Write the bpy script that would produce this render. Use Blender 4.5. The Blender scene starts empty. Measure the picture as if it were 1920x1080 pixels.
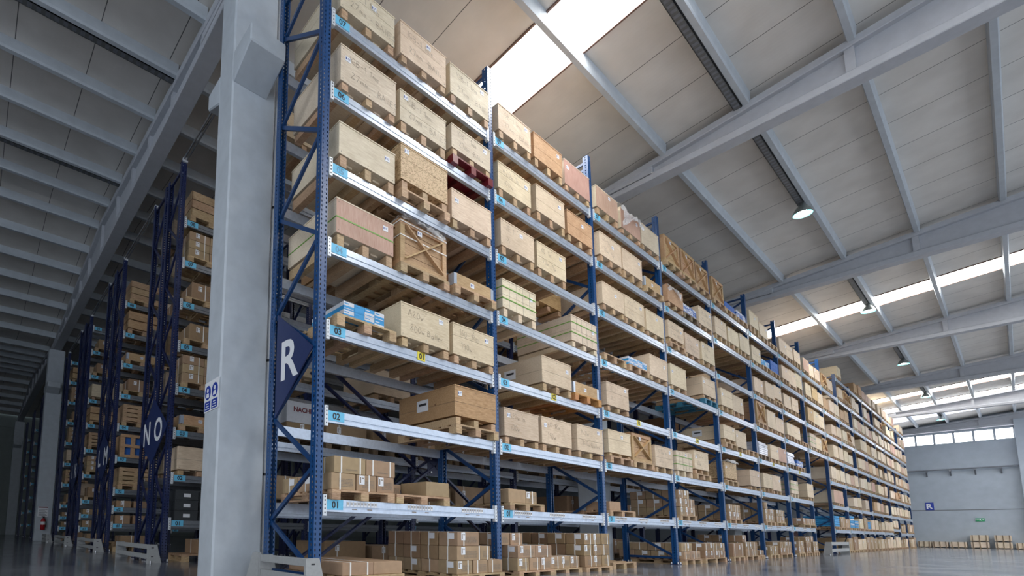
import bpy, bmesh, math, random
from mathutils import Vector, Matrix
RND = random.Random(11)
SC = bpy.context.scene
C = SC.collection
PI = math.pi
ORD = ['first', 'second', 'third', 'fourth', 'fifth', 'sixth', 'seventh', 'eighth', 'ninth', 'tenth', 'eleventh',
       'twelfth', 'thirteenth', 'fourteenth', 'fifteenth', 'sixteenth']

# ------------------------------------------------------------------ materials
def _new(name):
    m = bpy.data.materials.new(name); m.use_nodes = True
    nt = m.node_tree; b = nt.nodes['Principled BSDF']
    return m, nt, b
def N(nt, t, **kw):
    n = nt.nodes.new(t)
    for k, v in kw.items():
        if k in n.inputs: n.inputs[k].default_value = v
        else: setattr(n, k, v)
    return n
def rgba(c): return (c[0], c[1], c[2], 1)
def coords(nt, scale, rnd=True):
    tc = N(nt, 'ShaderNodeTexCoord'); mp = N(nt, 'ShaderNodeMapping'); mp.inputs['Scale'].default_value = scale
    if rnd:
        oi = N(nt, 'ShaderNodeObjectInfo'); mu = N(nt, 'ShaderNodeMath', operation='MULTIPLY'); mu.inputs[1].default_value = 37.0
        nt.links.new(oi.outputs['Random'], mu.inputs[0])
        ad = N(nt, 'ShaderNodeVectorMath', operation='ADD')
        nt.links.new(tc.outputs['Object'], ad.inputs[0]); nt.links.new(mu.outputs[0], ad.inputs[1])
        nt.links.new(ad.outputs[0], mp.inputs['Vector'])
    else: nt.links.new(tc.outputs['Object'], mp.inputs['Vector'])
    return mp
def ramp(nt, src, c1, c2, p1=.3, p2=.7):
    r = N(nt, 'ShaderNodeValToRGB'); e = r.color_ramp.elements
    e[0].position = p1; e[0].color = rgba(c1); e[1].position = p2; e[1].color = rgba(c2)
    nt.links.new(src, r.inputs['Fac']); return r
def hsvvar(nt, col, amt, hue=0.012):
    oi = N(nt, 'ShaderNodeObjectInfo'); hs = N(nt, 'ShaderNodeHueSaturation')
    mr = N(nt, 'ShaderNodeMapRange'); mr.inputs['To Min'].default_value = 1 - amt; mr.inputs['To Max'].default_value = 1 + amt
    nt.links.new(oi.outputs['Random'], mr.inputs['Value']); nt.links.new(mr.outputs[0], hs.inputs['Value'])
    m2 = N(nt, 'ShaderNodeMath', operation='MULTIPLY'); m2.inputs[1].default_value = 7.31
    f2 = N(nt, 'ShaderNodeMath', operation='FRACT'); nt.links.new(oi.outputs['Random'], m2.inputs[0]); nt.links.new(m2.outputs[0], f2.inputs[0])
    m3 = N(nt, 'ShaderNodeMapRange'); m3.inputs['To Min'].default_value = .5 - hue; m3.inputs['To Max'].default_value = .5 + hue
    nt.links.new(f2.outputs[0], m3.inputs['Value']); nt.links.new(m3.outputs[0], hs.inputs['Hue'])
    nt.links.new(col, hs.inputs['Color']); return hs.outputs['Color']
def bump(nt, b, src, strength=.2, dist=.01):
    bp = N(nt, 'ShaderNodeBump'); bp.inputs['Strength'].default_value = strength; bp.inputs['Distance'].default_value = dist
    nt.links.new(src, bp.inputs['Height']); nt.links.new(bp.outputs[0], b.inputs['Normal'])
def plain(name, c, rough=.5, metal=0., noise=0.06, nscale=6, emit=0, var=0):
    m, nt, b = _new(name)
    b.inputs['Roughness'].default_value = rough; b.inputs['Metallic'].default_value = metal
    mp = coords(nt, (nscale,) * 3); t = N(nt, 'ShaderNodeTexNoise'); t.inputs['Detail'].default_value = 4
    nt.links.new(mp.outputs[0], t.inputs['Vector'])
    r = ramp(nt, t.outputs['Fac'], [x * (1 - noise) for x in c], [min(1, x * (1 + noise)) for x in c])
    out = r.outputs[0]
    if var: out = hsvvar(nt, out, var)
    nt.links.new(out, b.inputs['Base Color'])
    if emit:
        b.inputs['Emission Color'].default_value = rgba(c); b.inputs['Emission Strength'].default_value = emit
    return m
def wood(name, c1, c2, scale=(2.2, 30, 14), var=.08, knots=0, rough=.65, planks=0):
    m, nt, b = _new(name); b.inputs['Roughness'].default_value = rough
    mp = coords(nt, scale); t = N(nt, 'ShaderNodeTexNoise'); t.inputs['Detail'].default_value = 5; t.inputs['Distortion'].default_value = .6
    nt.links.new(mp.outputs[0], t.inputs['Vector'])
    r = ramp(nt, t.outputs['Fac'], c1, c2, .32, .68); col = r.outputs[0]
    big = N(nt, 'ShaderNodeTexNoise'); big.inputs['Scale'].default_value = 3.0
    mp2 = coords(nt, (1, 1, 1)); nt.links.new(mp2.outputs[0], big.inputs['Vector'])
    mx = N(nt, 'ShaderNodeMix', data_type='RGBA', blend_type='MULTIPLY'); mx.inputs['Factor'].default_value = .35
    rr = ramp(nt, big.outputs['Fac'], (.62, .58, .52), (1, 1, 1), .3, .6)
    nt.links.new(col, mx.inputs['A']); nt.links.new(rr.outputs[0], mx.inputs['B']); col = mx.outputs['Result']
    if knots:
        v = N(nt, 'ShaderNodeTexVoronoi'); v.inputs['Scale'].default_value = knots
        nt.links.new(mp2.outputs[0], v.inputs['Vector'])
        kr = ramp(nt, v.outputs['Distance'], (.25, .12, .05), (1, 1, 1), .05, .12)
        mk = N(nt, 'ShaderNodeMix', data_type='RGBA', blend_type='MULTIPLY'); mk.inputs['Factor'].default_value = .75
        nt.links.new(col, mk.inputs['A']); nt.links.new(kr.outputs[0], mk.inputs['B']); col = mk.outputs['Result']
    nt.links.new(hsvvar(nt, col, var), b.inputs['Base Color'])
    bump(nt, b, t.outputs['Fac'], .08, .004)
    return m
def osb(name):
    m, nt, b = _new(name); b.inputs['Roughness'].default_value = .6
    mp = coords(nt, (34, 34, 60)); v = N(nt, 'ShaderNodeTexVoronoi'); v.inputs['Scale'].default_value = 1.4; v.inputs['Randomness'].default_value = 1
    nt.links.new(mp.outputs[0], v.inputs['Vector'])
    bw = N(nt, 'ShaderNodeRGBToBW'); nt.links.new(v.outputs['Color'], bw.inputs[0])
    r = ramp(nt, bw.outputs[0], (.33, .20, .09), (.66, .47, .27), .15, .6)
    nt.links.new(r.outputs[0], b.inputs['Base Color']); return m
def holed_steel(name, c, holes=True):
    m, nt, b = _new(name); b.inputs['Base Color'].default_value = rgba(c)
    b.inputs['Roughness'].default_value = .33; b.inputs['Specular IOR Level'].default_value = .6
    if not holes: return m
    tc = N(nt, 'ShaderNodeTexCoord'); sp = N(nt, 'ShaderNodeSeparateXYZ'); nt.links.new(tc.outputs['Object'], sp.inputs[0])
    sn = N(nt, 'ShaderNodeSeparateXYZ'); nt.links.new(tc.outputs['Normal'], sn.inputs[0])
    def M(op, a, b2=None):
        n = N(nt, 'ShaderNodeMath', operation=op)
        for i, x in enumerate((a, b2)):
            if x is None: continue
            if isinstance(x, (int, float)): n.inputs[i].default_value = x
            else: nt.links.new(x, n.inputs[i])
        return n.outputs[0]
    fz = M('ABSOLUTE', M('SUBTRACT', M('FRACT', M('MULTIPLY', sp.outputs['Z'], 20.0)), .5))   # pitch 50 mm
    okz = M('LESS_THAN', fz, .24)
    ax = M('ABSOLUTE', sp.outputs['X'])
    colf = M('LESS_THAN', M('ABSOLUTE', M('SUBTRACT', ax, .027)), .0065)
    isf = M('GREATER_THAN', M('ABSOLUTE', sn.outputs['Y']), .9)
    cols = M('LESS_THAN', M('ABSOLUTE', M('SUBTRACT', sp.outputs['Y'], .045)), .008)
    iss = M('GREATER_THAN', M('ABSOLUTE', sn.outputs['X']), .9)
    h = M('MULTIPLY', okz, M('ADD', M('MULTIPLY', colf, isf), M('MULTIPLY', cols, iss)))
    nt.links.new(M('SUBTRACT', 1.0, h), b.inputs['Alpha'])
    return m
def ceiling_mat():
    m, nt, b = _new('sandwich_panel'); b.inputs['Roughness'].default_value = .5
    tc = N(nt, 'ShaderNodeTexCoord'); sp = N(nt, 'ShaderNodeSeparateXYZ'); nt.links.new(tc.outputs['Object'], sp.inputs[0])
    def M(op, a, b2):
        n = N(nt, 'ShaderNodeMath', operation=op)
        for i, x in enumerate((a, b2)):
            if isinstance(x, (int, float)): n.inputs[i].default_value = x
            elif x is not None: nt.links.new(x, n.inputs[i])
        return n.outputs[0]
    f = M('FRACT', M('DIVIDE', M('SUBTRACT', sp.outputs['X'], 3.75 - 1.0716 * 60), 1.0716), None)
    d = M('ABSOLUTE', M('SUBTRACT', f, .5), None)
    seam = M('GREATER_THAN', d, .4935)
    mp = coords(nt, (.35, .35, .35), False); t = N(nt, 'ShaderNodeTexNoise'); t.inputs['Detail'].default_value = 3
    nt.links.new(mp.outputs[0], t.inputs['Vector'])
    r = ramp(nt, t.outputs['Fac'], (.66, .63, .585), (.76, .73, .685))
    mx = N(nt, 'ShaderNodeMix', data_type='RGBA'); nt.links.new(seam, mx.inputs['Factor'])
    nt.links.new(r.outputs[0], mx.inputs['A']); mx.inputs['B'].default_value = (.12, .115, .11, 1)
    nt.links.new(mx.outputs['Result'], b.inputs['Base Color'])
    w = N(nt, 'ShaderNodeTexWave'); w.inputs['Scale'].default_value = 4.0; w.bands_direction = 'X'
    nt.links.new(tc.outputs['Object'], w.inputs['Vector']); bump(nt, b, w.outputs['Fac'], .08, .004)
    return m
def floor_mat():
    m, nt, b = _new('polished_concrete')
    tc = N(nt, 'ShaderNodeTexCoord')
    t = N(nt, 'ShaderNodeTexNoise'); t.inputs['Scale'].default_value = .9; t.inputs['Detail'].default_value = 8; t.inputs['Roughness'].default_value = .65
    t2 = N(nt, 'ShaderNodeTexNoise'); t2.inputs['Scale'].default_value = .23; t2.inputs['Detail'].default_value = 4
    for q in (t, t2): nt.links.new(tc.outputs['Object'], q.inputs['Vector'])
    r = ramp(nt, t.outputs['Fac'], (.15, .165, .19), (.29, .305, .335), .35, .68)
    r2 = ramp(nt, t2.outputs['Fac'], (.6, .6, .62), (1, 1, 1), .35, .6)
    mx = N(nt, 'ShaderNodeMix', data_type='RGBA', blend_type='MULTIPLY'); mx.inputs['Factor'].default_value = .6
    nt.links.new(r.outputs[0], mx.inputs['A']); nt.links.new(r2.outputs[0], mx.inputs['B'])
    nt.links.new(mx.outputs['Result'], b.inputs['Base Color'])
    rr = ramp(nt, t.outputs['Fac'], (.09, .09, .09), (.2, .2, .2), .3, .75)
    nt.links.new(rr.outputs[0], b.inputs['Roughness']); b.inputs['Specular IOR Level'].default_value = .75
    bump(nt, b, t.outputs['Fac'], .05, .01)
    return m
def film_mat():
    m, nt, b = _new('clear_film'); b.inputs['Base Color'].default_value = (.85, .86, .88, 1); b.inputs['Roughness'].default_value = .18
    b.inputs['Alpha'].default_value = .5; b.inputs['Specular IOR Level'].default_value = .8
    mp = coords(nt, (9, 9, 9)); t = N(nt, 'ShaderNodeTexNoise'); t.inputs['Detail'].default_value = 3
    nt.links.new(mp.outputs[0], t.inputs['Vector']); bump(nt, b, t.outputs['Fac'], .7, .03); return m
def glow(name, c, s):
    m, nt, b = _new(name); b.inputs['Base Color'].default_value = rgba(c)
    b.inputs['Emission Color'].default_value = rgba(c); b.inputs['Emission Strength'].default_value = s; return m

MAT = dict(
    ply=wood('plywood_pale', (.64, .495, .335), (.78, .645, .475), (2.0, 26, 16)),
    grey_ply=wood('plywood_weathered', (.655, .53, .385), (.80, .69, .535), (2.0, 26, 16)),
    pink=wood('plywood_pink', (.50, .29, .215), (.60, .40, .315), (26, 26, 2.2), .05),
    pine=wood('pine_board', (.40, .23, .10), (.58, .37, .19), (2.2, 24, 14), .08, knots=5.5),
    orange=wood('pine_orange', (.46, .285, .14), (.61, .415, .235), (2.2, 24, 14), .08),
    crate=wood('crate_board', (.42, .255, .125), (.60, .40, .22), (3, 22, 22), .1),
    pallet=wood('pallet_wood', (.38, .24, .13), (.58, .41, .25), (3, 16, 16), .14),
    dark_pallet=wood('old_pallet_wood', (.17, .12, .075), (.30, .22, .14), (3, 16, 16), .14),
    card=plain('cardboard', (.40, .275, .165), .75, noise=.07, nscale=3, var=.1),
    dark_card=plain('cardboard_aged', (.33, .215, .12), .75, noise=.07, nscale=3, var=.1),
    white_card=plain('white_board', (.66, .68, .72), .6, noise=.04),
    tape=plain('white_strap', (.82, .80, .76), .5, noise=.02), paper=plain('paper', (.82, .83, .86), .6, noise=.02),
    ink=plain('ink', (.03, .03, .035), .6, noise=.02), pencil=plain('marker_ink', (.26, .21, .16), .7, noise=.1),
    blue_ink=plain('blue_ink', (.05, .07, .26), .6), faded=plain('faded_ink', (.16, .36, .52), .6),
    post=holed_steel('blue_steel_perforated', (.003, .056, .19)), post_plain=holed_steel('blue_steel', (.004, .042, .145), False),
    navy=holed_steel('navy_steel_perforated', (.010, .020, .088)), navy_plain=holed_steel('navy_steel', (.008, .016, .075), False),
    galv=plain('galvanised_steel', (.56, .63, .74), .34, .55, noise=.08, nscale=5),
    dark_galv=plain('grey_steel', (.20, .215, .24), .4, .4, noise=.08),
    plate=plain('connector_steel', (.72, .75, .78), .4, .2, noise=.05),
    sky_tag=plain('sky_blue_label', (.16, .56, .82), .5, noise=.03), yellow=plain('yellow_label', (.86, .72, .07), .5, noise=.03),
    paint=plain('grey_paint', (.50, .545, .59), .6, noise=.06, nscale=1.2), beam=plain('beam_paint', (.47, .49, .53), .6, noise=.05, nscale=1.5),
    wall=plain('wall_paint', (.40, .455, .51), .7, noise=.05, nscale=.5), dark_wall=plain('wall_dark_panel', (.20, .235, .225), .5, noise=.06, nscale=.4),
    guard=plain('guard_paint', (.36, .37, .37), .5, noise=.06), bolt=plain('bolt_steel', (.6, .6, .62), .35, .8),
    blue_box=plain('blue_print', (.035, .32, .66), .5, noise=.05), deep_blue=plain('deep_blue_print', (.02, .12, .45), .5, noise=.1),
    red=plain('red_plastic', (.17, .014, .02), .35), sign_blue=plain('sign_navy', (.018, .032, .115), .4), sign_white=plain('sign_white', (.8, .82, .85), .5, noise=.02),
    royal=plain('royal_blue', (.02, .05, .35), .45), green=plain('exit_green', (.02, .34, .13), .5), strap_green=plain('green_strap', (.16, .36, .05), .5),
    blue_pallet=plain('blue_pallet_paint', (.03, .17, .27), .6, noise=.15), orange_pallet=wood('orange_pallet_wood', (.48, .21, .06), (.62, .33, .12), (3, 16, 16), .05),
    extinguisher=plain('extinguisher_red', (.42, .012, .018), .3), black=plain('black_rubber', (.012, .012, .013), .5), grey_bin=plain('grey_bin_plastic', (.045, .05, .055), .45),
    tray=plain('dark_tray', (.15, .155, .16), .5, .3), lamp=plain('lamp_shell', (.30, .33, .32), .35, .5),
    lamp_in=plain('lamp_inside', (.14, .34, .34), .3, noise=.02), bulb=glow('bulb_glow', (.86, 1, .98), 26), pipe=plain('white_pipe', (.74, .76, .78), .4),
    ceil=ceiling_mat(), floor=floor_mat(), film=film_mat(), osb=osb('osb_board'),
    skylight=glow('skylight_sheet', (1.0, .975, .94), 12.0), pane=glow('window_daylight', (.97, .96, 1.0), 3.2),
    hazy_sheet=glow('translucent_roof_sheet', (.78, .82, .92), .75), wrap=plain('white_wrap_film', (.66, .68, .76), .22, noise=.1, nscale=12),
    flash=plain('brown_flashing', (.17, .10, .08), .5),
)

# ------------------------------------------------------------------ mesh builder
_txt = {}
def text_geo(s, bold=0.0):
    key = (s, bold)
    if key in _txt: return _txt[key]
    cu = bpy.data.curves.new('t', 'FONT'); cu.body = s; cu.size = 1; cu.offset = bold; cu.resolution_u = 3
    cu.align_x = 'CENTER'; cu.align_y = 'CENTER'
    o = bpy.data.objects.new('t', cu); C.objects.link(o)
    dg = bpy.context.evaluated_depsgraph_get(); me = o.evaluated_get(dg).to_mesh()
    vs = [v.co.copy() for v in me.vertices]; fs = [tuple(p.vertices) for p in me.polygons]
    o.evaluated_get(dg).to_mesh_clear(); bpy.data.objects.remove(o); bpy.data.curves.remove(cu)
    if vs:
        cx = (min(v.x for v in vs) + max(v.x for v in vs)) / 2; cy = (min(v.y for v in vs) + max(v.y for v in vs)) / 2
        vs = [Vector((v.x - cx, v.y - cy, 0)) for v in vs]
        hh = max(v.y for v in vs) * 2; vs = [v / hh for v in vs]        # unit cap height
    _txt[key] = (vs, fs); return _txt[key]
# a small stroke alphabet for the felt pen writing (unit cell 0..1)
STROKE = {
 'A': [[(0, 0), (.35, 1), (.7, 0)], [(.12, .35), (.58, .35)]], 'B': [[(0, 0), (0, 1), (.5, .9), (.45, .6), (0, .52), (.6, .4), (.55, .05), (0, 0)]],
 'E': [[(.6, 1), (0, 1), (0, 0), (.6, 0)], [(0, .5), (.45, .5)]], 'G': [[(.6, .85), (.3, 1), (0, .6), (.1, .1), (.5, 0), (.65, .4), (.35, .42)]],
 'I': [[(.1, 0), (.2, 1)]], 'R': [[(0, 0), (0, 1), (.5, .85), (.4, .55), (0, .5), (.6, 0)]], 'S': [[(.55, .9), (.2, 1), (.05, .7), (.5, .4), (.4, .05), (0, .1)]],
 'L': [[(.05, 1), (0, 0), (.5, 0)]], 'T': [[(0, 1), (.7, 1)], [(.35, 1), (.3, 0)]], 'X': [[(0, 0), (.7, 1)], [(0, 1), (.7, 0)]],
 '0': [[(.3, 1), (.05, .7), (.1, .15), (.35, 0), (.6, .3), (.55, .85), (.3, 1)]], '1': [[(.1, .75), (.3, 1), (.28, 0)]],
 '2': [[(.05, .8), (.3, 1), (.55, .75), (.05, .05), (.6, 0)]], '6': [[(.5, 1), (.1, .5), (.1, .1), (.45, .02), (.5, .4), (.12, .42)]],
 '7': [[(0, 1), (.6, 1), (.2, 0)]], '8': [[(.3, .52), (.05, .8), (.3, 1), (.55, .8), (.3, .52), (.02, .2), (.3, 0), (.6, .22), (.3, .52)]],
 '9': [[(.55, .6), (.25, .5), (.08, .8), (.35, 1), (.55, .8), (.5, .0)]], '-': [[(.1, .45), (.55, .48)]], '.': [[(.2, 0), (.24, .06)]],
 'a': [[(.45, .5), (.15, .5), (.05, .1), (.4, .05), (.46, .5), (.5, 0)]], 'l': [[(.15, 1), (.12, 0)]], 'e': [[(.05, .28), (.45, .32), (.3, .55), (.05, .3), (.15, 0), (.45, .08)]],
 'm': [[(0, 0), (.05, .5), (.25, .45), (.28, 0)], [(.28, .4), (.5, .5), (.55, 0)]], 'r': [[(.05, .5), (.08, 0)], [(.07, .3), (.35, .52)]],
 'w': [[(0, .5), (.12, 0), (.28, .38), (.42, 0), (.58, .5)]], 's': [[(.4, .45), (.1, .48), (.4, .2), (.05, .02)]], 'n': [[(0, .5), (.04, 0)], [(.03, .3), (.3, .5), (.38, 0)]],
 'i': [[(.12, .5), (.14, 0)]], 'o': [[(.25, .5), (.05, .25), (.25, 0), (.45, .25), (.25, .5)]], 't': [[(.2, .9), (.18, 0)], [(.02, .55), (.4, .55)]],
}
class MB:
    def __init__(s): s.v = []; s.f = []; s.m = []
    def add(s, vs, fs, m=0):
        b = len(s.v); s.v += [tuple(v) for v in vs]; s.f += [tuple(b + i for i in f) for f in fs]; s.m += [m] * len(fs)
    def box(s, x0, x1, y0, y1, z0, z1, m=0):
        vs = [(x, y, z) for z in (z0, z1) for y in (y0, y1) for x in (x0, x1)]
        s.add(vs, [(0, 2, 3, 1), (4, 5, 7, 6), (0, 1, 5, 4), (2, 6, 7, 3), (0, 4, 6, 2), (1, 3, 7, 5)], m); return s
    def prism(s, pts, axis, a, b, m=0):
        # pts in the plane normal to axis: x -> (y,z), y -> (x,z), z -> (x,y)
        def P(p, t): return {'x': (t, p[0], p[1]), 'y': (p[0], t, p[1]), 'z': (p[0], p[1], t)}[axis]
        n = len(pts); vs = [P(p, a) for p in pts] + [P(p, b) for p in pts]
        fs = [tuple(range(n)), tuple(range(2 * n - 1, n - 1, -1))] + [(i, i + n, (i + 1) % n + n, (i + 1) % n) for i in range(n)]
        s.add(vs, fs, m); return s
    def bar(s, p, q, w, h, m=0, up=(0, 0, 1)):
        p = Vector(p); q = Vector(q); d = (q - p).normalized(); u = Vector(up)
        if abs(d.dot(u)) > .95: u = Vector((1, 0, 0))
        r = d.cross(u).normalized(); u = r.cross(d).normalized()
        o = [r * (sx * w / 2) + u * (sz * h / 2) for sx, sz in ((-1, -1), (1, -1), (1, 1), (-1, 1))]
        vs = [p + k for k in o] + [q + k for k in o]
        s.add(vs, [(3, 2, 1, 0), (4, 5, 6, 7)] + [(i, (i + 1) % 4, (i + 1) % 4 + 4, i + 4) for i in range(4)], m); return s
    def cyl(s, p, q, r, n=12, m=0, r2=None):
        p = Vector(p); q = Vector(q); d = (q - p).normalized(); u = Vector((0, 0, 1)) if abs(d.z) < .9 else Vector((1, 0, 0))
        a = d.cross(u).normalized(); b = d.cross(a); r2 = r if r2 is None else r2
        vs = [p + (a * math.cos(2 * PI * i / n) + b * math.sin(2 * PI * i / n)) * r for i in range(n)]
        vs += [q + (a * math.cos(2 * PI * i / n) + b * math.sin(2 * PI * i / n)) * r2 for i in range(n)]
        s.add(vs, [tuple(range(n - 1, -1, -1)), tuple(range(n, 2 * n))] + [(i, (i + 1) % n, (i + 1) % n + n, i + n) for i in range(n)], m); return s
    def lathe(s, prof, c=(0, 0, 0), n=24, m=0):
        vs = [(c[0] + r * math.cos(2 * PI * i / n), c[1] + r * math.sin(2 * PI * i / n), c[2] + z) for r, z in prof for i in range(n)]
        fs = [(k * n + i, k * n + (i + 1) % n, (k + 1) * n + (i + 1) % n, (k + 1) * n + i) for k in range(len(prof) - 1) for i in range(n)]
        s.add(vs, fs, m); return s
    def text(s, t, o, xd, zd, h, m=0, bold=.02):
        vs, fs = text_geo(t, bold); o = Vector(o); xd = Vector(xd); zd = Vector(zd)
        s.add([o + xd * (v.x * h) + zd * (v.y * h) for v in vs], fs, m); return s
    def pen(s, t, o, xd, zd, h, w=.004, m=0, slant=-.05, rnd=RND):
        o = Vector(o); xd = Vector(xd); zd = Vector(zd); x = 0
        for ch in t:
            if ch == ' ': x += .5; continue
            g = STROKE.get(ch, STROKE['i']); dy = rnd.uniform(-.06, .06); wd = 0
            for st in g:
                pts = []
                for (a, b) in st:
                    a += rnd.uniform(-.07, .07); b += rnd.uniform(-.07, .07); wd = max(wd, a)
                    pts.append(((x + a) * h, (b + dy + (x + a) * slant) * h))
                for (a, b), (c2, d2) in zip(pts, pts[1:]):
                    L = math.hypot(c2 - a, d2 - b) or 1e-6; nx, ny = -(d2 - b) / L * w / 2, (c2 - a) / L * w / 2
                    q = [(a + nx, b + ny), (a - nx, b - ny), (c2 - nx, d2 - ny), (c2 + nx, d2 + ny)]
                    s.add([o + xd * u + zd * v for u, v in q], [(0, 1, 2, 3)], m)
            x += wd + .22
        return s
    def mesh(s, name, mats, bevel=0, smooth=False):
        me = bpy.data.meshes.new(name); me.from_pydata(s.v, [], s.f)
        mats = mats if isinstance(mats, (list, tuple)) else [mats]
        for k in mats: me.materials.append(MAT[k] if isinstance(k, str) else k)
        me.polygons.foreach_set('material_index', s.m)
        bm = bmesh.new(); bm.from_mesh(me)
        if bevel: bmesh.ops.bevel(bm, geom=list(bm.edges), offset=bevel, segments=1, affect='EDGES')
        bmesh.ops.recalc_face_normals(bm, faces=bm.faces)
        bm.to_mesh(me); bm.free()
        if smooth: me.polygons.foreach_set('use_smooth', [True] * len(me.polygons))
        me.update(); return me
CACHE = {}
def cached(key, fn):
    if key not in CACHE: CACHE[key] = fn()
    return CACHE[key]
# ------------------------------------------------------------------ objects
LABELS = {}
def tag(o, label, cat, group=None):
    n = len(label.split())
    if label in LABELS or not 4 <= n <= 16: print('LABEL?', n, label)
    LABELS[label] = o.name
    o['label'] = label; o['category'] = cat
    if group: o['group'] = group
    return o
def thing(name, label, cat, loc=(0, 0, 0), rz=0, group=None):
    o = bpy.data.objects.new(name, None); C.objects.link(o); o.location = loc; o.rotation_euler = (0, 0, rz); o.empty_display_size = .1
    return tag(o, label, cat, group)
def part(name, me, parent=None, loc=(0, 0, 0), rot=(0, 0, 0), label=None):
    o = bpy.data.objects.new(name, me); C.objects.link(o); o.parent = parent; o.location = loc; o.rotation_euler = rot
    if label: o['label'] = label
    return o
def struct(name, me, loc=(0, 0, 0)):
    o = part(name, me, None, loc); o['kind'] = 'structure'; return o

# ------------------------------------------------------------------ layout numbers (metres)
BAY = 2.8
ZT = [0, .863, 1.746, 2.632, 3.515, 4.406, 5.285, 6.17, 7.07]      # beam tops of the front rack, shelves 01..08
NB = 16
COLX = [-.23 + 8.45 * k for k in range(6)]
RIDGE, VALLEY = -7.6, 1.42
def ztop(y):      # top of the double pitched concrete beams
    y = abs(((y - VALLEY + 9) % 18) - 9)
    return 8.13 + .09 * y
# ================================================================== SETTING
fl = MB(); fl.box(-14, 50.6, -17, 37.6, -.3, 0)
struct('floor', fl.mesh('floor', 'floor'))
# roof: slopes between valleys and ridges, skylight strips left open in the aisle side slopes
SKY = [(3.75 - 1.0716 * 16, 3.75 - 1.0716 * 15), (3.75, 3.75 + 1.0716), (3.75 + 16 * 1.0716, 3.75 + 17 * 1.0716),
       (3.75 + 32 * 1.0716, 3.75 + 33 * 1.0716), (41.62, 42.34), (43.4, 47.7)]
def slope(y0, y1, xs, name):
    b = MB()
    for x0, x1 in xs:
        z0, z1 = ztop(y0) + .15, ztop(y1) + .15
        b.prism([(y0, z0), (y1, z1), (y1, z1 + .08), (y0, z0 + .08)], 'x', x0, x1)
    return struct(name, b.mesh(name, 'ceil'))
xs = []; a = -14.0
for s0, s1 in SKY: xs.append((a, s0)); a = s1
xs.append((a, 50.6))
YE = 1.3
slope(VALLEY, YE, [(-14, 50.6)], 'ceiling')
slope(YE, RIDGE, xs, 'ceiling'); slope(RIDGE, -16.58, xs, 'ceiling')
for y0, y1 in ((VALLEY, 10.42), (10.42, 19.42), (19.42, 28.42), (28.42, 37.42)): slope(y0, y1, [(-14, 50.6)], 'ceiling')
for i, (s0, s1) in enumerate(SKY):
    b = MB()
    for y0, y1 in ((YE, RIDGE), (RIDGE, -16.58)):
        z0, z1 = ztop(y0) + .19, ztop(y1) + .19
        b.prism([(y0, z0), (y1, z1), (y1, z1 + .03), (y0, z0 + .03)], 'x', s0, s1)
    w = struct('window_%d' % (i + 1), b.mesh('skylight', 'hazy_sheet' if i == 5 else 'skylight'))
    if i < 5:
        b = MB()
        for x in (s0, s1):
            for y0, y1 in ((YE, RIDGE), (RIDGE, -16.58)):
                b.bar((x, y0, ztop(y0) + .155), (x, y1, ztop(y1) + .155), .035, .07, 0)
        t = struct('trim_%d' % (i + 1), b.mesh('flashing', 'flash'))
# purlins
ntrim = 10
def purlin(x0, x1, y):
    global ntrim
    z = ztop(y) - .09
    me = cached(('pur', round(x1 - x0, 2)), lambda: MB().prism([(-.04, .03), (-.055, .07), (-.07, .25), (.07, .25), (.055, .07), (.04, .03)], 'x', 0, x1 - x0).mesh('purlin', 'paint'))
    ntrim += 1; struct('trim_%d' % ntrim, me, (x0, y, z))
XB = [(-13.9, -8.83), (-8.53, -.38)] + [(COLX[k] + .15, COLX[k + 1] - .15) for k in range(5)] + [(COLX[5] + .15, 50.25)]
for x0, x1 in XB:
    for k in range(10): purlin(x0, x1, -.30 - 1.375 * k)
for x0, x1 in XB[1:3]:
    for k in range(13): purlin(x0, x1, 2.75 + 1.33 * k)
for k in range(11): purlin(-8.53, -.38, 20.8 + 1.5 * k)
# cable trays beside the lamp purlins
def tray(x0, x1, y, label):
    b = MB(); z = ztop(y) - .06
    b.box(0, x1 - x0, -.06, .06, 0, .008); b.box(0, x1 - x0, -.06, -.052, 0, .06); b.box(0, x1 - x0, .052, .06, 0, .06)
    n = int((x1 - x0) / .12)
    for i in range(n): b.box(.04 + i * .12, .1 + i * .12, -.04, .04, -.003, .0, 1)
    o = part('cable_tray', b.mesh('cable_tray', ['tray', 'dark_galv']), None, (x0, y, z)); tag(o, label, 'cable tray')
for k in range(6):
    x0 = COLX[k] + .16 if k else -.07
    tray(x0, x0 + (4.2 if k else 8.1), -1.56, 'dark perforated cable tray beside the lamp purlin in the %s roof bay' % ORD[k])
tray(-8.5, -.4, 4.21, 'dark cable tray along the roof purlin nearest the white column, left side')
tray(-8.5, -.4, 8.2, 'dark cable tray along a roof purlin halfway to the far left column')
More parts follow.
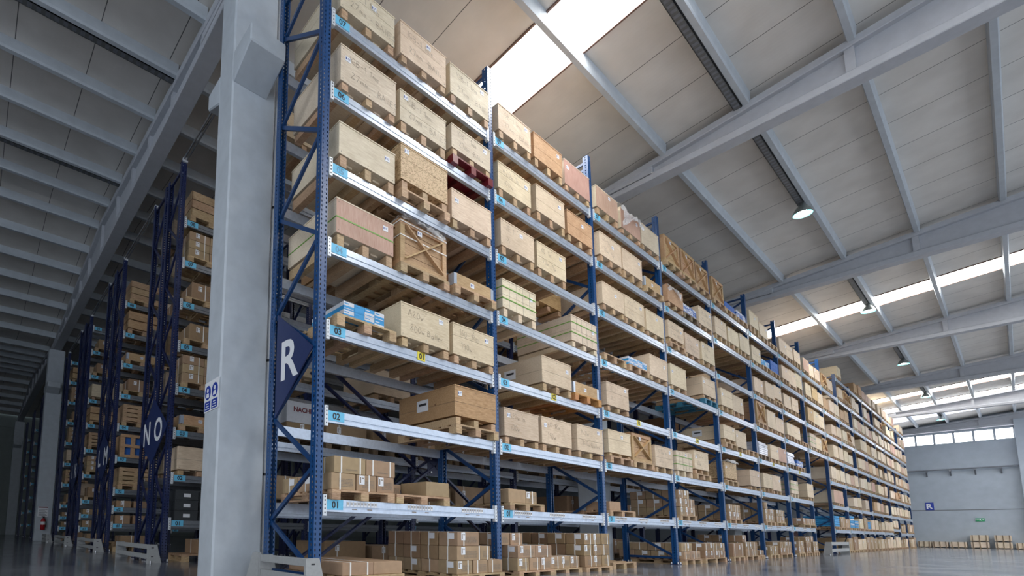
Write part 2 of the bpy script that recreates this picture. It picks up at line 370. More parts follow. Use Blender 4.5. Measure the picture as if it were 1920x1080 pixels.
# roof beams: flat bottomed, double pitched concrete I beams
def roof_beam(x, y0, y1, label):
    yr = (y0 + y1) / 2; b = MB(); zb = 7.86
    def top(y): return 8.13 + .09 * (min(abs(y - y0), abs(y - y1)))
    b.prism([(y0, zb), (y1, zb), (y1, zb + .14), (y0, zb + .14)], 'x', -.15, .15)
    b.prism([(y0, zb + .1), (y1, zb + .1), (y1, top(y1) - .03), (yr, top(yr) - .03), (y0, top(y0) - .03)], 'x', -.06, .06)
    b.prism([(y0, top(y0) - .13), (yr, top(yr) - .13), (y1, top(y1) - .13), (y1, top(y1)), (yr, top(yr)), (y0, top(y0))], 'x', -.17, .17)
    n = 6
    for e, s in ((y0, 1 if y1 > y0 else -1), (y1, -1 if y1 > y0 else 1)):   # thick solid ends
        ya, yb2 = e, e + s * 1.5
        b.prism([(ya, zb + .1), (yb2, zb + .1), (yb2, top(yb2) - .1), (ya, top(ya) - .1)], 'x', -.15, .15)
    t = thing('roof_beam', label, 'roof beam', (x, 0, 0))
    part('beam_body', b.mesh('roof_beam', 'beam', .012), t)
    L = y1 - y0; sg = 1 if L > 0 else -1
    for f in (.085, .165, .246, .32, .40, .5, .6, .68, .754, .84) if sg > 0 else (.246, .5, .754):
        y = y0 + L * f; st = MB(); st.box(-.13, -.05, y - .06, y + .06, zb + .12, top(y) - .1); st.box(.05, .13, y - .06, y + .06, zb + .12, top(y) - .1)
        part('stiffener', st.mesh('stiffener', 'beam'), t)
for k, x in enumerate(COLX):
    roof_beam(x, VALLEY, -16.58, 'grey roof beam above the right aisle, %s from the camera' % ORD[k])
roof_beam(50.1, VALLEY, -16.58, 'grey roof beam along the top of the far wall')
roof_beam(COLX[0], VALLEY, 19.42, 'grey roof beam running left from the near white column')
roof_beam(COLX[0], 19.42, 37.42, 'grey roof beam beyond the far left column, in shade')
roof_beam(COLX[1], VALLEY, 19.42, 'second roof beam above the left racks, behind the near one')
# columns
def column(x, y, label, hi=True, name='column'):
    t = thing(name, label, 'column', (x, y, 0))
    sh = cached(('col',), lambda: MB().box(-.29, .30, -.15, .28, 0, 7.86).mesh('column_shaft', 'paint', .02))
    part('shaft', sh, t)
    cb = cached(('corb',), lambda: MB().prism([(.26, 5.98), (.66, 6.16), (.66, 6.38), (.26, 6.38)], 'x', -.29, .175).mesh('corbel', 'paint', .015))
    cb2 = cached(('corb2',), lambda: MB().prism([(-.14, 5.98), (-.62, 6.16), (-.62, 6.38), (-.14, 6.38)], 'x', -.29, .175).mesh('corbel', 'paint', .015))
    if hi: part('corbel', cb, t); part('corbel', cb2, t)
    return t
column(COLX[0], 1.42, 'near pale grey concrete column with corbels at the end of the front rack')
column(COLX[0], 19.42, 'far left pale grey column with a red fire extinguisher on it')
for k in range(1, 5): column(COLX[k], 1.42, 'grey column behind the front rack, %s along from the near one' % ORD[k - 1], False)
column(COLX[0], 37.42, 'distant pale column at the dark left wall')
b = MB(); b.box(49.85, 50.3, -5.0, -4.31, 0, 8.2); o = part('wall_column', b.mesh('wall_column', 'wall'), None); tag(o, 'grey wall column at the right end of the far windows', 'column')
# walls
b = MB(); b.box(50.3, 50.6, -17, 37.5, 0, 2.505); b.box(50.36, 50.6, -17, 37.5, 2.505, 2.54); b.box(50.3, 50.6, -17, 37.5, 2.54, 7.03); b.box(50.3, 50.6, -17, 37.5, 7.75, 9.6)
b.box(50.3, 50.6, 1.6, 37.5, 7.03, 7.75); b.box(50.3, 50.6, -5.2, -4.31, 7.03, 7.75)
struct('wall_back', b.mesh('wall_back', 'wall'))
wy = [1.6, .7, -.114, -.959, -1.82, -2.664, -3.518, -4.307]
for i, (ya, yb) in enumerate(list(zip(wy, wy[1:])) + [(-5.2 - 1.3 * k, -6.5 - 1.3 * k) for k in range(8)]):
    b = MB(); b.box(50.4, 50.43, yb + .045, ya - .045, 7.06, 7.72)
    w = struct('window_%d' % (i + 11), b.mesh('window_pane', 'pane'))
    f = MB(); f.box(50.33, 50.46, yb - .0, yb + .05, 7.03, 7.75); f.box(50.33, 50.46, ya - .05, ya, 7.03, 7.75); f.box(50.33, 50.46, yb, ya, 7.03, 7.06); f.box(50.33, 50.46, yb, ya, 7.72, 7.75)
    part('window_frame', f.mesh('window_frame', 'wall'), w)
b = MB(); b.box(-14, 50.6, 37.5, 37.8, 0, 9.6)
for x in (-12, -9, -6, -3.2, -.95): b.box(x, x + .06, 37.46, 37.5, 0, 7.4)
b.box(-14, -.6, 37.46, 37.5, 7.4, 7.5); b.box(-14, -.6, 37.46, 37.5, 3.9, 3.95)
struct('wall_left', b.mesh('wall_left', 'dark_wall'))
struct('wall_light_block', MB().box(-14.3, -14, 4.5, 37.5, 0, 9.6).mesh('wall_light_block', 'wall'))  # unseen wall added to darken the left racks, cut short to light the column
struct('trim_8', MB().box(50.29, 50.31, -17, 37.4, 2.50, 2.545).mesh('joint_strip', 'tray'))
# wall pipe, signs on the far wall
t = thing('wall_pipe', 'thin grey pipe on brackets running across the far wall', 'pipe', (50.05, 0, 5.25))
part('pipe_run', MB().cyl((0, 1.5, 0), (0, -16, 0), .05, 10).mesh('pipe', 'dark_galv'), t)
br = MB().box(-.05, .25, -.045, .045, -.14, -.04).bar((-.02, 0, -.1), (.24, 0, -.42), .07, .06).mesh('bracket', 'dark_galv')
for k in range(9): part('bracket', br, t, (0, .6 - 1.05 * k, 0))
t = thing('aisle_sign', 'square blue sign with white letter R on the far wall', 'sign', (50.28, -.405, 2.80))
part('sign_plate', MB().box(-.01, .02, -.19, .19, -.26, .26).mesh('plate', 'royal'), t)
part('letter', MB().text('R', (-.013, 0, 0), (0, -1, 0), (0, 0, 1), .34, 0, .035).mesh('letter', 'sign_white'), t)
t = thing('exit_sign', 'small green exit sign with arrow on the far wall', 'sign', (50.27, -2.49, 1.86))
part('sign_plate', MB().box(-.02, .03, -.19, .19, -.1, .1).mesh('plate', 'green'), t)
part('exit_text', MB().text('EXIT', (-.023, .11, 0), (0, -1, 0), (0, 0, 1), .06, 0, .02).mesh('txt', 'sign_white'), t)
g = MB().prism([(-.05, -.06), (-.02, -.06), (.0, -.01), (.03, -.05), (.045, -.04), (.01, .02), (.03, .05), (.0, .075), (-.035, .05), (-.03, .0)], 'x', -.023, -.02)
g.prism([(-.09, .035), (-.12, .035), (-.17, 0), (-.12, -.035), (-.09, -.035), (-.12, -.012), (-.085, -.012), (-.085, .012), (-.12, .012)], 'x', -.023, -.02)
part('running_figure', g.mesh('fig', 'sign_white'), t)

# ================================================================== RACKS
def post_mesh(h, front, key, mat):
    def f():
        b = MB(); s = .045; e = .0025; D = .09
        # open C profile, web towards the aisle (y=0), lips at the back
        pts = [(-s, 0), (s, 0), (s, D), (s - .022, D), (s - .022, D - e), (s - e, D - e), (s - e, e), (-s + e, e), (-s + e, D - e), (-s + .022, D - e), (-s + .022, D), (-s, D)]
        if not front: pts = [(x, D - y) for x, y in pts][::-1]
        b.prism(pts, 'z', 0, h)
        return b.mesh('post', mat)
    return cached((key, h, front, mat), f)
def foot_mesh():
    def f():
        b = MB(); b.box(-.08, .08, -.03, .12, 0, .012)
        for x in (-.062, .062): b.cyl((x, -.012, .012), (x, -.012, .05), .013, 8, 1); b.cyl((x, .1, .012), (x, .1, .05), .013, 8, 1)
        return b.mesh('foot_plate', ['navy_plain', 'bolt'])
    return cached(('foot',), f)
def frame_parts(t, x, y0, y1, h, mat, plainmat, bracez, holes=True):
    """one upright frame: two posts, zigzag braces"""
    p = part('upright_post', post_mesh(h, True, 'p', mat if holes else plainmat), t, (x, y0, 0)); part('foot_plate', foot_mesh(), p)
    q = part('upright_post', post_mesh(h, False, 'p', mat if holes else plainmat), t, (x, y1 - .09, 0)); part('foot_plate', foot_mesh(), q)
    a, c = y0 + .06, y1 - .06
    def brace(ya, za, yb, zb):
        L = round(math.hypot(yb - ya, zb - za), 3)
        me = cached(('brace', L, plainmat), lambda: MB().box(-.016, .016, 0, L, -.022, .022).mesh('brace', plainmat))
        part('brace', me, t, (x, ya, za), (math.atan2(zb - za, yb - ya), 0, 0))
    pts = []
    z = h - .12; brace(a, h - .1, c, h - .1)
    zs = bracez
    for (ya, za), (yb, zb) in zip(zs, zs[1:]):
        brace(a if ya == 'f' else c, za, a if yb == 'f' else c, zb)
    brace(a, .13, c, .13)
ZIG = [('f', 7.0), ('r', 6.59), ('f', 5.95), ('r', 5.40), ('f', 4.77), ('r', 4.2), ('f', 3.6), ('r', 3.0), ('f', 2.4), ('r', 1.8), ('f', 1.2), ('r', .66), ('f', .16)]
def beam_mesh(front, mat='galv', L=BAY):
    def f():
        b = MB(); x0, x1 = .05, L - .05
        pr = [(0, 0), (.045, 0), (.045, -.12), (.0, -.12), (.0, -.085), (.007, -.078), (.007, -.072), (0, -.066)]
        if not front: pr = [(-y, z) for y, z in pr]
        b.prism(pr, 'x', x0, x1); return b.mesh('beam', mat)
    return cached(('beam', front, mat, L), f)
def conn_mesh():
    def f():
        b = MB(); b.box(-.02, .02, -.012, .03, -.16, .045)
        for z in (-.13, -.09, -.05, -.01, .025): b.box(-.006, .006, -.0135, -.011, z - .007, z + .007, 1)
        return b.mesh('connector', ['plate', 'ink'])
    return cached(('conn',), f)
def tag_mesh(s, w=.2, h=.1, col='sky_tag', ink='ink', yd=1):
    def f():
        b = MB(); b.box(-w / 2, w / 2, -.004 * yd if yd > 0 else 0, 0 if yd > 0 else .004, -h / 2, h / 2)
        b.text(s, (0, -.0052 * yd, 0), (yd, 0, 0), (0, 0, 1), h * .7, 1, .03)
        return b.mesh('number_tag', [col, ink])
    return cached(('tag', s, w, col, ink, yd), f)
def barcode_mesh():
    def f():
        b = MB()
        for i in range(9):
            x = i * .045; b.box(x, x + .034, -.003, 0, 0, .05)
            for k in range(4): b.box(x + .006 + k * .007, x + .0085 + k * .007, -.0045, -.003, .018, .042, 1)
        for x in (.07, .27): b.box(x, x + .06, -.004, 0, -.03, -.02, 1)
        return b.mesh('barcode_strip', ['paper', 'pencil'])
    return cached(('bar',), f)

for i in range(NB):
    x = BAY * i
    if i == 0: lb = 'first bay of the big front rack, beside the white column'
    elif i == 7: lb = 'eighth bay of the front rack, with the drive-through passage below'
    elif i == NB - 1: lb = 'last bay of the front rack, nearest the far wall'
    else: lb = '%s bay of the front rack counted from the white column' % ORD[i]
    t = thing('rack_bay', lb, 'rack', (x, 0, 0), 0, 'bays of the front rack')
    near = i < 5; hh = 7.2 if i < 10 else 7.2
    frame_parts(t, 0, 0, 1.0, 7.2, 'post', 'post_plain', ZIG, i < 8)
    if i == NB - 1: frame_parts(t, BAY, 0, 1.0, 7.2, 'post', 'post_plain', ZIG, False)
    for L in range(1, 9):
        if i == 7 and L < 4: continue
        if L == 8 and i < 9: continue
        z = ZT[L] + (.2 if (L == 1 and i == 13) else 0)
        bf = part('beam', beam_mesh(True), t, (0, 0, z))
        part('connector', conn_mesh(), bf, (.072, 0, 0)); part('connector', conn_mesh(), bf, (BAY - .068, 0, 0))
        if i < 12:
            worn = i == 0 and L in (4, 5)
            part('number_tag', tag_mesh('0%d' % L, ink='faded' if worn else 'ink'), bf, (.195, -.001, -.05), label='sky blue number tag')
        if L == 3 and i < 8: part('number_tag', tag_mesh('0%d' % (i + 1), .125, .1, 'yellow'), bf, (1.395 if i else 1.40, -.001, -.045), label='yellow number tag')
        if L == 1 and i < 7:
            for xx in (.34, 1.18, 2.08): part('barcode_strip', barcode_mesh(), bf, (xx, -.001, -.062))
        br_ = part('beam', beam_mesh(False), t, (0, 1.0, z)); part('connector', conn_mesh(), br_, (.072, 0, 0), (0, 0, 0)); 
# triangular aisle boards
def tri_board(letters, ytop, yr, yl, ztop_, zmid, zbot, label, x=-.05):
    t = thing('aisle_board', label, 'sign', (x, 0, 0))
    for ltr, sgn in letters:
        ye = yr if sgn > 0 else yl
        b = MB(); b.prism([(ytop, ztop_), (ye, zmid), (ytop, zbot)], 'x', -.012, .0)
        part('board', b.mesh('board', 'sign_blue', 0), t)
        yc = ytop + (ye - ytop) * .4
        part('letter', MB().text(ltr, (-.0145, yc, zmid + .0), (0, -1, 0), (0, 0, 1), .44, 0, .02).mesh('letter', 'sign_white'), t)
tri_board([('R', 1)], .80, .06, 0, 2.97, 2.385, 1.78, 'dark blue triangular board with white letter R on the front rack')
tri_board([('O', 1), ('N', -1)], 5.45, 4.6, 6.34, 2.95, 2.33, 1.72, 'dark blue diamond board with letters N and O')
tri_board([('M', 1), ('L', -1)], 9.71, 8.86, 10.6, 2.95, 2.33, 1.72, 'dark blue diamond board with letters L and M')
tri_board([('K', 1), ('J', -1)], 13.97, 13.1, 14.85, 2.95, 2.33, 1.72, 'dark blue diamond board with letters J and K, farthest left')
# the other racks, seen end on (row name, front y, rear y, faces)
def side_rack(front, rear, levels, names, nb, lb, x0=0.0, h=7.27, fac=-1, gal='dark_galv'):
    """fac=-1: numbered face towards -Y (front < rear)"""
    lo, hi = min(front, rear), max(front, rear)
    zg = [(('f', 'r')[k % 2], h - .35 - .6 * k) for k in range(12)]
    for i in range(nb):
        t = thing('rack_bay', lb if i == 0 else lb.replace('end bay', '%s bay' % ORD[i]), 'rack', (x0 + BAY * i, 0, 0), 0, 'bays of the other racks')
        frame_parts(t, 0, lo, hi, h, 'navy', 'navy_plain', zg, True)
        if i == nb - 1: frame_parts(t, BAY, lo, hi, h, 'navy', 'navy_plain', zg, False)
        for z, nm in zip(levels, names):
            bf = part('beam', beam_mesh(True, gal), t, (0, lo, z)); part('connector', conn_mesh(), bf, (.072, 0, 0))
            if fac < 0: part('number_tag', tag_mesh(nm, .2, .1), bf, (.205, -.001, -.05))
            bb = part('beam', beam_mesh(False, gal), t, (0, hi, z))
            if fac > 0: part('connector', conn_mesh(), bb, (.072, 0, 0))
LO = [.70 + .78 * k for k in range(8)]
nmO = ['0%d' % (k + 1) for k in range(8)]
LK = [.57, .96] + [1.40 + .79 * k for k in range(8)]; nmK = ['d1', 'd2'] + ['0%d' % (k + 2) for k in range(8)]
LM = [.66, 1.05] + LO[1:]; nmM = ['d1', 'd2'] + nmO[1:]
ROWS = [('O', 4.615, 5.42, LO, nmO, 3, -1), ('N', 6.34, 5.52, LO, nmO, 1, 1), ('M', 8.87, 9.68, LM, nmM, 3, -1), ('L', 10.6, 9.78, LO, nmO, 1, 1),
        ('K', 13.13, 13.94, LK, nmK, 2, -1), ('J', 14.86, 14.04, LO, nmO, 1, 1), ('I', 17.39, 18.2, LK, nmK, 2, -1)]
for nm, fy, ry, lv, nn, nb, fac in ROWS:
    side_rack(fy, ry, lv, nn, nb, 'end bay of the dark blue rack %s' % ('marked %s' % nm if nm != 'I' else 'next to the far left column'), fac=fac)
for k, y in enumerate((21.2, 25.4, 29.6, 33.8)):
    side_rack(y, y + .85, LO, nmO, 1, 'end bay of the %s dark rack beyond the far left column' % ORD[k], fac=-1)
# rack behind the front rack, back to back with it
LP = ZT[1:8]
side_rack(2.72, 1.9, LP, nmO, 8, 'end bay of the dark rack standing behind the front rack', x0=0.35, h=7.2, fac=1, gal='galv')

# big cross bracing behind the front rack
t = thing('rack_bracing', 'dark blue cross bracing with centre plate behind the first two front bays', 'bracing', (3.04, 1.5, 1.57))
for yy in (-.16, .22):
    for ex, ez in ((-2.48, -1.57), (-2.05, 1.18), (2.48, -1.57), (2.05, 1.18)):
        part('brace', MB().bar((0, yy, 0), (ex, yy, ez), .03, .055, up=(0, 1, 0)).mesh('brace', 'navy_plain'), t)
b = MB(); b.box(-.16, .16, -.18, -.17, -.15, .15)
for px in (-.1, .1):
    for pz in (-.1, .1): b.cyl((px, -.18, pz), (px, -.2, pz), .016, 8, 1)
part('centre_plate', b.mesh('plate', ['navy_plain', 'bolt']), t)
t = thing('red_panel', 'dark red panel behind the front rack, just past the drive-through passage', 'panel', (22.65, 1.2, 0))
part('panel_board', MB().box(0, 1.55, 0, .04, .42, .87).mesh('panel', 'red'), t); part('panel_leg', MB().box(.1, .16, 0, .04, 0, .45).box(1.4, 1.46, 0, .04, 0, .45).mesh('legs', 'navy_plain'), t)
# end guards
def guard(x, y0, y1, label, rot=0, left_gusset=False, h=.3):
    t = thing('rack_guard', label, 'rack guard', (x, y0, 0), rot); L = y1 - y0
    for z in (.225, .07):
        part('rail', MB().box(-.02, .02, 0, L, z * h / .3, (z + .075) * h / .3).mesh('rail', 'guard', .004), t)
    for y in (0, L):
        b = MB(); b.prism([(-.03, 0), (.2, 0), (.12, h), (-.03, h)], 'y', y - .015, y + .015)
        for z in (.1, .24): b.box(.03, .07, y - .018, y - .014, z * h / .3, z * h / .3 + .014, 1)
        part('end_plate', b.mesh('end_plate', ['guard', 'ink']), t)
    if left_gusset:
        b = MB(); b.prism([(L + .02, 0), (L + .33, 0), (L + .16, h + .02), (L + .02, h + .02)], 'x', -.03, .0); part('gusset', b.mesh('gusset', 'guard'), t)
    for y in (-.04, L + .04):
        part('anchor_bolt', MB().cyl((.02, y, 0), (.02, y, .04), .014, 8).mesh('bolt', 'bolt'), t)
guard(-.13, -.04, .86, 'grey steel guard in front of the front rack end, beside near column', left_gusset=True)
guard(-.3, 4.4, 6.5, 'grey steel guard at the foot of racks N and O')
guard(-.3, 8.65, 10.75, 'grey steel guard at the foot of racks L and M')
guard(-.3, 12.9, 15.0, 'grey steel guard at the foot of racks J and K')
guard(-.3, 17.2, 18.4, 'small grey steel guard beside the far left column')
guard(22.45, -.3, -.3 + 2.75, 'grey guard rail across the drive-through passage in the front rack', rot=PI / 2, h=.42)
# aisle ties between the rack tops
def tie(y0, y1, z, label):
    t = thing('aisle_tie', label, 'tie bar', (0, 0, z))
    for x in (-.025, .03): part('tie_rail', MB().bar((x, y0, 0), (x, y1, 0), .02, .03).mesh('rail', 'dark_galv'), t)
    part('end_clip', MB().box(-.04, .045, y1 - .06, y1, -.05, .03).box(-.04, .045, y0, y0 + .06, -.05, .03).mesh('clip', 'plate'), t)
tie(2.7, 4.64, 7.29, 'grey tie bar over the aisle between near column and rack O')
tie(6.31, 8.92, 7.29, 'grey tie bar over the aisle between racks N and M')
tie(10.56, 13.16, 7.29, 'grey tie bar over the aisle between racks L and K')
tie(14.82, 17.42, 7.29, 'grey tie bar over the aisle between rack J and the last rack')

# ================================================================== LOADS
FACE = -.035        # front plane of the goods on the front rack
def crate_meshes(kind, w, d, h, seam):
    mat = {'P': 'ply', 'Q': 'grey_ply', 'K': 'pink', 'B': 'pine', 'O': 'osb', 'G': 'grey_ply', 'N': 'orange'}[kind]
    def f():
        b = MB(); z = 0
        if seam: b.box(0, w, 0, d, 0, h * seam - .002); b.box(.004, w - .004, .004, d - .004, h * seam - .003, h * seam + .003, 1); b.box(0, w, 0, d, h * seam + .002, h - .014)
        else: b.box(0, w, 0, d, 0, h - .014)
        b.box(-.006, w + .006, -.006, d + .006, h - .014, h)
        if kind == 'G':
            for k in range(1, 5): b.box(w * k / 5 - .001, w * k / 5 + .001, -.0015, 0, .0, h - .015, 1)
        if kind == 'K': b.box(0, w, -.003, .0, 0, h - .014, 2)
        for px in (.03, w / 2, w - .03):
            for pz in (.03, h - .045): b.box(px - .004, px + .004, -.0045 if kind == 'K' else -.0015, 0, pz - .004, pz + .004, 1)   # nail heads
        for k in range(3): b.box(w * (.25 + .25 * k) - .05, w * (.25 + .25 * k) + .05, .1, d - .1, -.02, 0)   # floor battens
        return b.mesh('crate_body', ['grey_ply' if kind == 'K' else mat, 'pencil', 'pink'])
    return cached(('crate', kind, w, d, h, seam), f)
def skid_mesh(d, h, mat='pallet', w=.085):
    return cached(('skid', d, h, mat, w), lambda: MB().box(-w / 2, w / 2, 0, d, 0, h).mesh('skid', mat))
def sticker_mesh():
    def f():
        b = MB(); b.box(-.037, .037, -.002, 0, -.03, .03)
        b.box(-.03, -.018, -.003, -.002, -.014, .016, 1); b.box(-.004, .026, -.003, -.002, .008, .013, 1); b.box(-.004, .022, -.003, -.002, -.006, -.002, 1)
        return b.mesh('paper_label', ['paper', 'blue_ink'])
    return cached(('stk',), f)
WR = [('IGB-1 1mm', '27mm - BAllES'), ('IGB-1 1mm', '27mm -BAlls'), ('A20w', '800w Baller'), ('160-1Rm', '190w'), ('', ''), ('A20w 1m', '500w'), ('7E 1', 'X'), ('60-1m', '70w  9w')]
def crate(kind, x, y, z, label, w=.8, d=.98, lift=.115, top=.52, writing=None, sticker=True, seam=None, group='wooden crates on the front rack', detail=True, rz=0, skids=3, name='wooden_crate', side=False, gs=False):
    t = thing(name, label, 'crate', (x, y, z), rz, group)
    h = round(top - lift, 3)
    if seam is None: seam = RND.choice([0, 0, .45, .6]) if kind != 'K' else 0
    part('crate_body', crate_meshes(kind, w, d, h, seam), t, (0, 0, lift))
    sk = 'pallet' if kind not in ('G',) else 'ply'
    for px in ((.06, w / 2, w - .06) if skids == 3 else (.06, w - .06)): part('skid', skid_mesh(d, lift - .02, sk), t, (px, 0, 0))
    if detail:
        if sticker: part('paper_label', sticker_mesh(), t, (w * RND.choice([.12, .82, .85, .6]), -.004 if kind == 'K' else -.001, lift + h * RND.uniform(.62, .85)))
        if writing:
            b = MB(); s = min(.075, h * .2)
            if writing[0]: b.pen(writing[0], (w * .14, -.0035, lift + h * .66), (1, 0, 0), (0, 0, 1), s)
            if writing[1]: b.pen(writing[1], (w * .18, -.0035, lift + h * .24), (1, 0, 0), (0, 0, 1), s)
            if b.v: part('handwriting', b.mesh('handwriting', 'pencil'), t)
        if side: part('side_label', cached(('sl',), lambda: MB().box(-.003, 0, -.1, .1, -.075, .075).box(-.0045, -.003, -.07, .06, .0, .03, 1).mesh('side_label', ['paper', 'ink'])), t, (-.001, d * .55, lift + h * .55))
        if kind == 'K' and gs: strap(t, w, d, h, lift, .45)
        if kind in ('G',):
            for f in (.32, .72): strap(t, w, d, h, lift, f)
    return t
def strap(t, w, d, h, lift, f, mat='strap_green'):
    z = lift + h * f
    b = MB(); b.box(-.003, w + .003, -.006, 0, z - .007, z + .007); b.box(-.003, 0, 0, d, z - .007, z + .007); b.box(w, w + .003, 0, d, z - .007, z + .007)
    part('strap', b.mesh('strap', mat), t)
def pallet(x, y, z, label, w=.8, d=1.0, mat='pallet', group='pallets', rz=0, h=.125):
    t = thing('pallet', label, 'pallet', (x, y, z), rz, group)
    def dk():
        b = MB(); n = 7
        for k in range(n): a = (d - .09) * k / (n - 1); b.box(0, w, a, a + .09, h - .02, h)
        for px in (0, w / 2 - .05, w - .1): b.box(px, px + .1, 0, d, h - .036, h - .02)
        return b.mesh('top_deck', mat)
    part('top_deck', cached(('pdeck', w, d, mat, h), dk), t)
    def rn():
        b = MB()
        for py in (0, d / 2 - .06, d - .12): b.box(-.05, .05, py, py + .12, .016, h - .036)
        b.box(-.05, .05, 0, d, 0, .016); return b.mesh('runner', mat)
    me = cached(('prun', w, d, mat, h), rn)
    for px in (.05, w / 2, w - .05): part('runner', me, t, (px, 0, 0))
    return t
def xcrate(x, y, z, label, w=.78, d=.95, h=.44, group='cross-braced crates', straps=False):
    t = thing('braced_crate', label, 'crate', (x, y, z), 0, group)
    def body():
        b = MB(); n = 4
        for k in range(n): b.box(.03, w - .03, .022, d - .022, h * k / n + .003, h * (k + 1) / n - .003)
        b.box(.0, w, 0, d, h - .015, h); return b.mesh('crate_body', 'crate')
    part('crate_body', cached(('xb', w, d, h), body), t)
    fr = cached(('xfh', w), lambda: MB().box(0, w, 0, .022, 0, .07).mesh('frame_board', 'crate'))
    fv = cached(('xfv', h), lambda: MB().box(0, .07, 0, .0215, .07, h - .07).mesh('frame_board', 'crate'))
    part('frame_board', fr, t, (0, 0, 0)); part('frame_board', fr, t, (0, 0, h - .07)); part('frame_board', fv, t, (0, 0, 0)); part('frame_board', fv, t, (w - .07, 0, 0))
    fs = cached(('xfs', d), lambda: MB().box(0, .022, 0.022, d, 0, .07).mesh('frame_board', 'crate')); fsv = cached(('xfsv', h), lambda: MB().box(0, .022, 0, .07, .07, h - .07).mesh('frame_board', 'crate'))
    part('frame_board', fs, t, (.006, 0, 0)); part('frame_board', fs, t, (.006, 0, h - .07)); part('frame_board', fsv, t, (.006, .025, 0)); part('frame_board', fsv, t, (.006, d - .08, 0))
    a = .07; q = h - .07
    part('cross_brace', cached(('xc1', w, h), lambda: MB().bar((a, .012, a), (w - a, .012, q), .018, .07, up=(0, 1, 0)).mesh('cross_brace', 'crate')), t)
    part('cross_brace', cached(('xc2', w, h), lambda: MB().bar((a, .009, q), (w - a, .009, a), .018, .07, up=(0, 1, 0)).mesh('cross_brace', 'crate')), t)
    part('paper_label', sticker_mesh(), t, (w * .4, -.001, h * .82))
    if straps:
        for f in (.62, .93): 
            z_ = h * f; part('strap', MB().box(-.004, w + .004, -.006, -.003, z_ - .006, z_ + .006).box(-.006, -.003, -.004, d, z_ - .006, z_ + .006).mesh('strap', 'tape'), t)
    return t
def collar(x, y, z, label, w=.78, d=.98, h=.17, group='pallet collars'):
    t = thing('pallet_collar', label, 'pallet collar', (x, y, z), 0, group)
    for nm, me, lc in (('front_board', MB().box(.03, w - .03, 0, .022, 0, h).mesh('board', 'orange'), (0, 0, 0)), ('back_board', MB().box(.03, w - .03, d - .022, d, 0, h).mesh('board', 'orange'), (0, 0, 0)),
                       ('side_board', MB().box(0, .022, .03, d - .03, 0, h).mesh('board', 'orange'), (0, 0, 0)), ('side_board', MB().box(w - .022, w, .03, d - .03, 0, h).mesh('board', 'orange'), (0, 0, 0))): part(nm, me, t, lc)
    for cx, cy in ((0, 0), (w, 0), (0, d), (w, d)):
        sx = 1 if cx == 0 else -1; sy = 1 if cy == 0 else -1
        b = MB(); b.box(*sorted((cx - .003 * sx, cx + .05 * sx)), *sorted((cy - .004 * sy, cy)), .01, h - .01); b.box(*sorted((cx - .004 * sx, cx)), *sorted((cy, cy + .09 * sy)), .01, h - .01)
        part('hinge', b.mesh('hinge', 'galv'), t)
    b = MB()
    for k in range(3): b.box(.08 + .2 * k, .26 + .2 * k, .1, .6, .0, h * RND.uniform(.7, 1.15))
    part('packed_goods', b.mesh('goods', 'card'), t)
    part('paper_label', sticker_mesh(), t, (w * .45, -.001, h * .5))
    return t
def carton_body(w, d, h, mat):
    def f():
        b = MB(); b.box(0, w, 0, d, 0, h); me = b.mesh('carton_body', mat, .004); return me
    return cached(('cart', round(w, 2), round(d, 2), round(h, 2), mat), f)
def carton(x, y, z, w, d, h, label, mat='card', straps=(), lab=None, prt=True, group='cartons', txt=None, side_lab=False, rz=0, name='carton'):
    w, d, h = round(w, 2), round(d, 2), round(h, 3)
    t = thing(name, label, 'carton', (x, y, z), rz, group)
    part('carton_body', carton_body(w, d, h, mat), t)
    for f in straps:
        me = cached(('cs', w, d, h, f), lambda: MB().box(w * f - .008, w * f + .008, -.003, d + .003, -.0, h + .003).box(-.003, w + .003, d * .5 - .008, d * .5 + .008, 0, h + .002).mesh('strap', 'tape'))
        part('strap', me, t)
    if txt:
        part('printed_text', MB().text(txt, (w * .55, -.0035, h * .22), (1, 0, 0), (0, 0, 1), h * .09, 0, .02).mesh('txt', 'pencil'), t)
    elif prt:
        def f():
            b = MB(); r = random.Random(int(w * 1000 + h * 77))
            for k in range(6):
                a = w * .3
                while a < w * .85:
                    L = r.uniform(.01, .05); b.box(a, min(a + L, w * .88), -.0025, 0, h * (.2 + .085 * k), h * (.2 + .085 * k) + .006); a += L + .008
            return b.mesh('printed_text', 'pencil')
        part('printed_text', cached(('prt', w, h), f), t)
    if lab is not None: part('paper_label', cached(('cl',), lambda: MB().box(-.035, .035, -.003, 0, -.045, .045).box(-.025, -.012, -.0045, -.003, -.03, .03, 1).box(0, .025, -.0045, -.003, .015, .025, 1).mesh('paper_label', ['paper', 'pencil'])), t, (w * lab, -.001, h * .68))
    if side_lab: part('side_label', cached(('csl',), lambda: MB().box(-.003, 0, -.05, .05, -.035, .035).mesh('side_label', 'paper')), t, (-.0005, d * .35, h * .7))
    return t
def where(i, L, slot):
    s = {0: 'left', 1: 'middle', 2: 'right'}[slot]
    return '%s on shelf 0%d, %s bay of front rack' % (s, L, ORD[i])
SLOT = [.15, 1.04, 1.93]
DESC = {'P': 'pale plywood crate', 'Q': 'weathered pale plywood crate', 'K': 'pinkish plywood crate', 'B': 'knotty pine crate', 'O': 'speckled chipboard crate', 'G': 'pale crate with green straps', 'N': 'orange-brown plywood crate'}
wi = 0
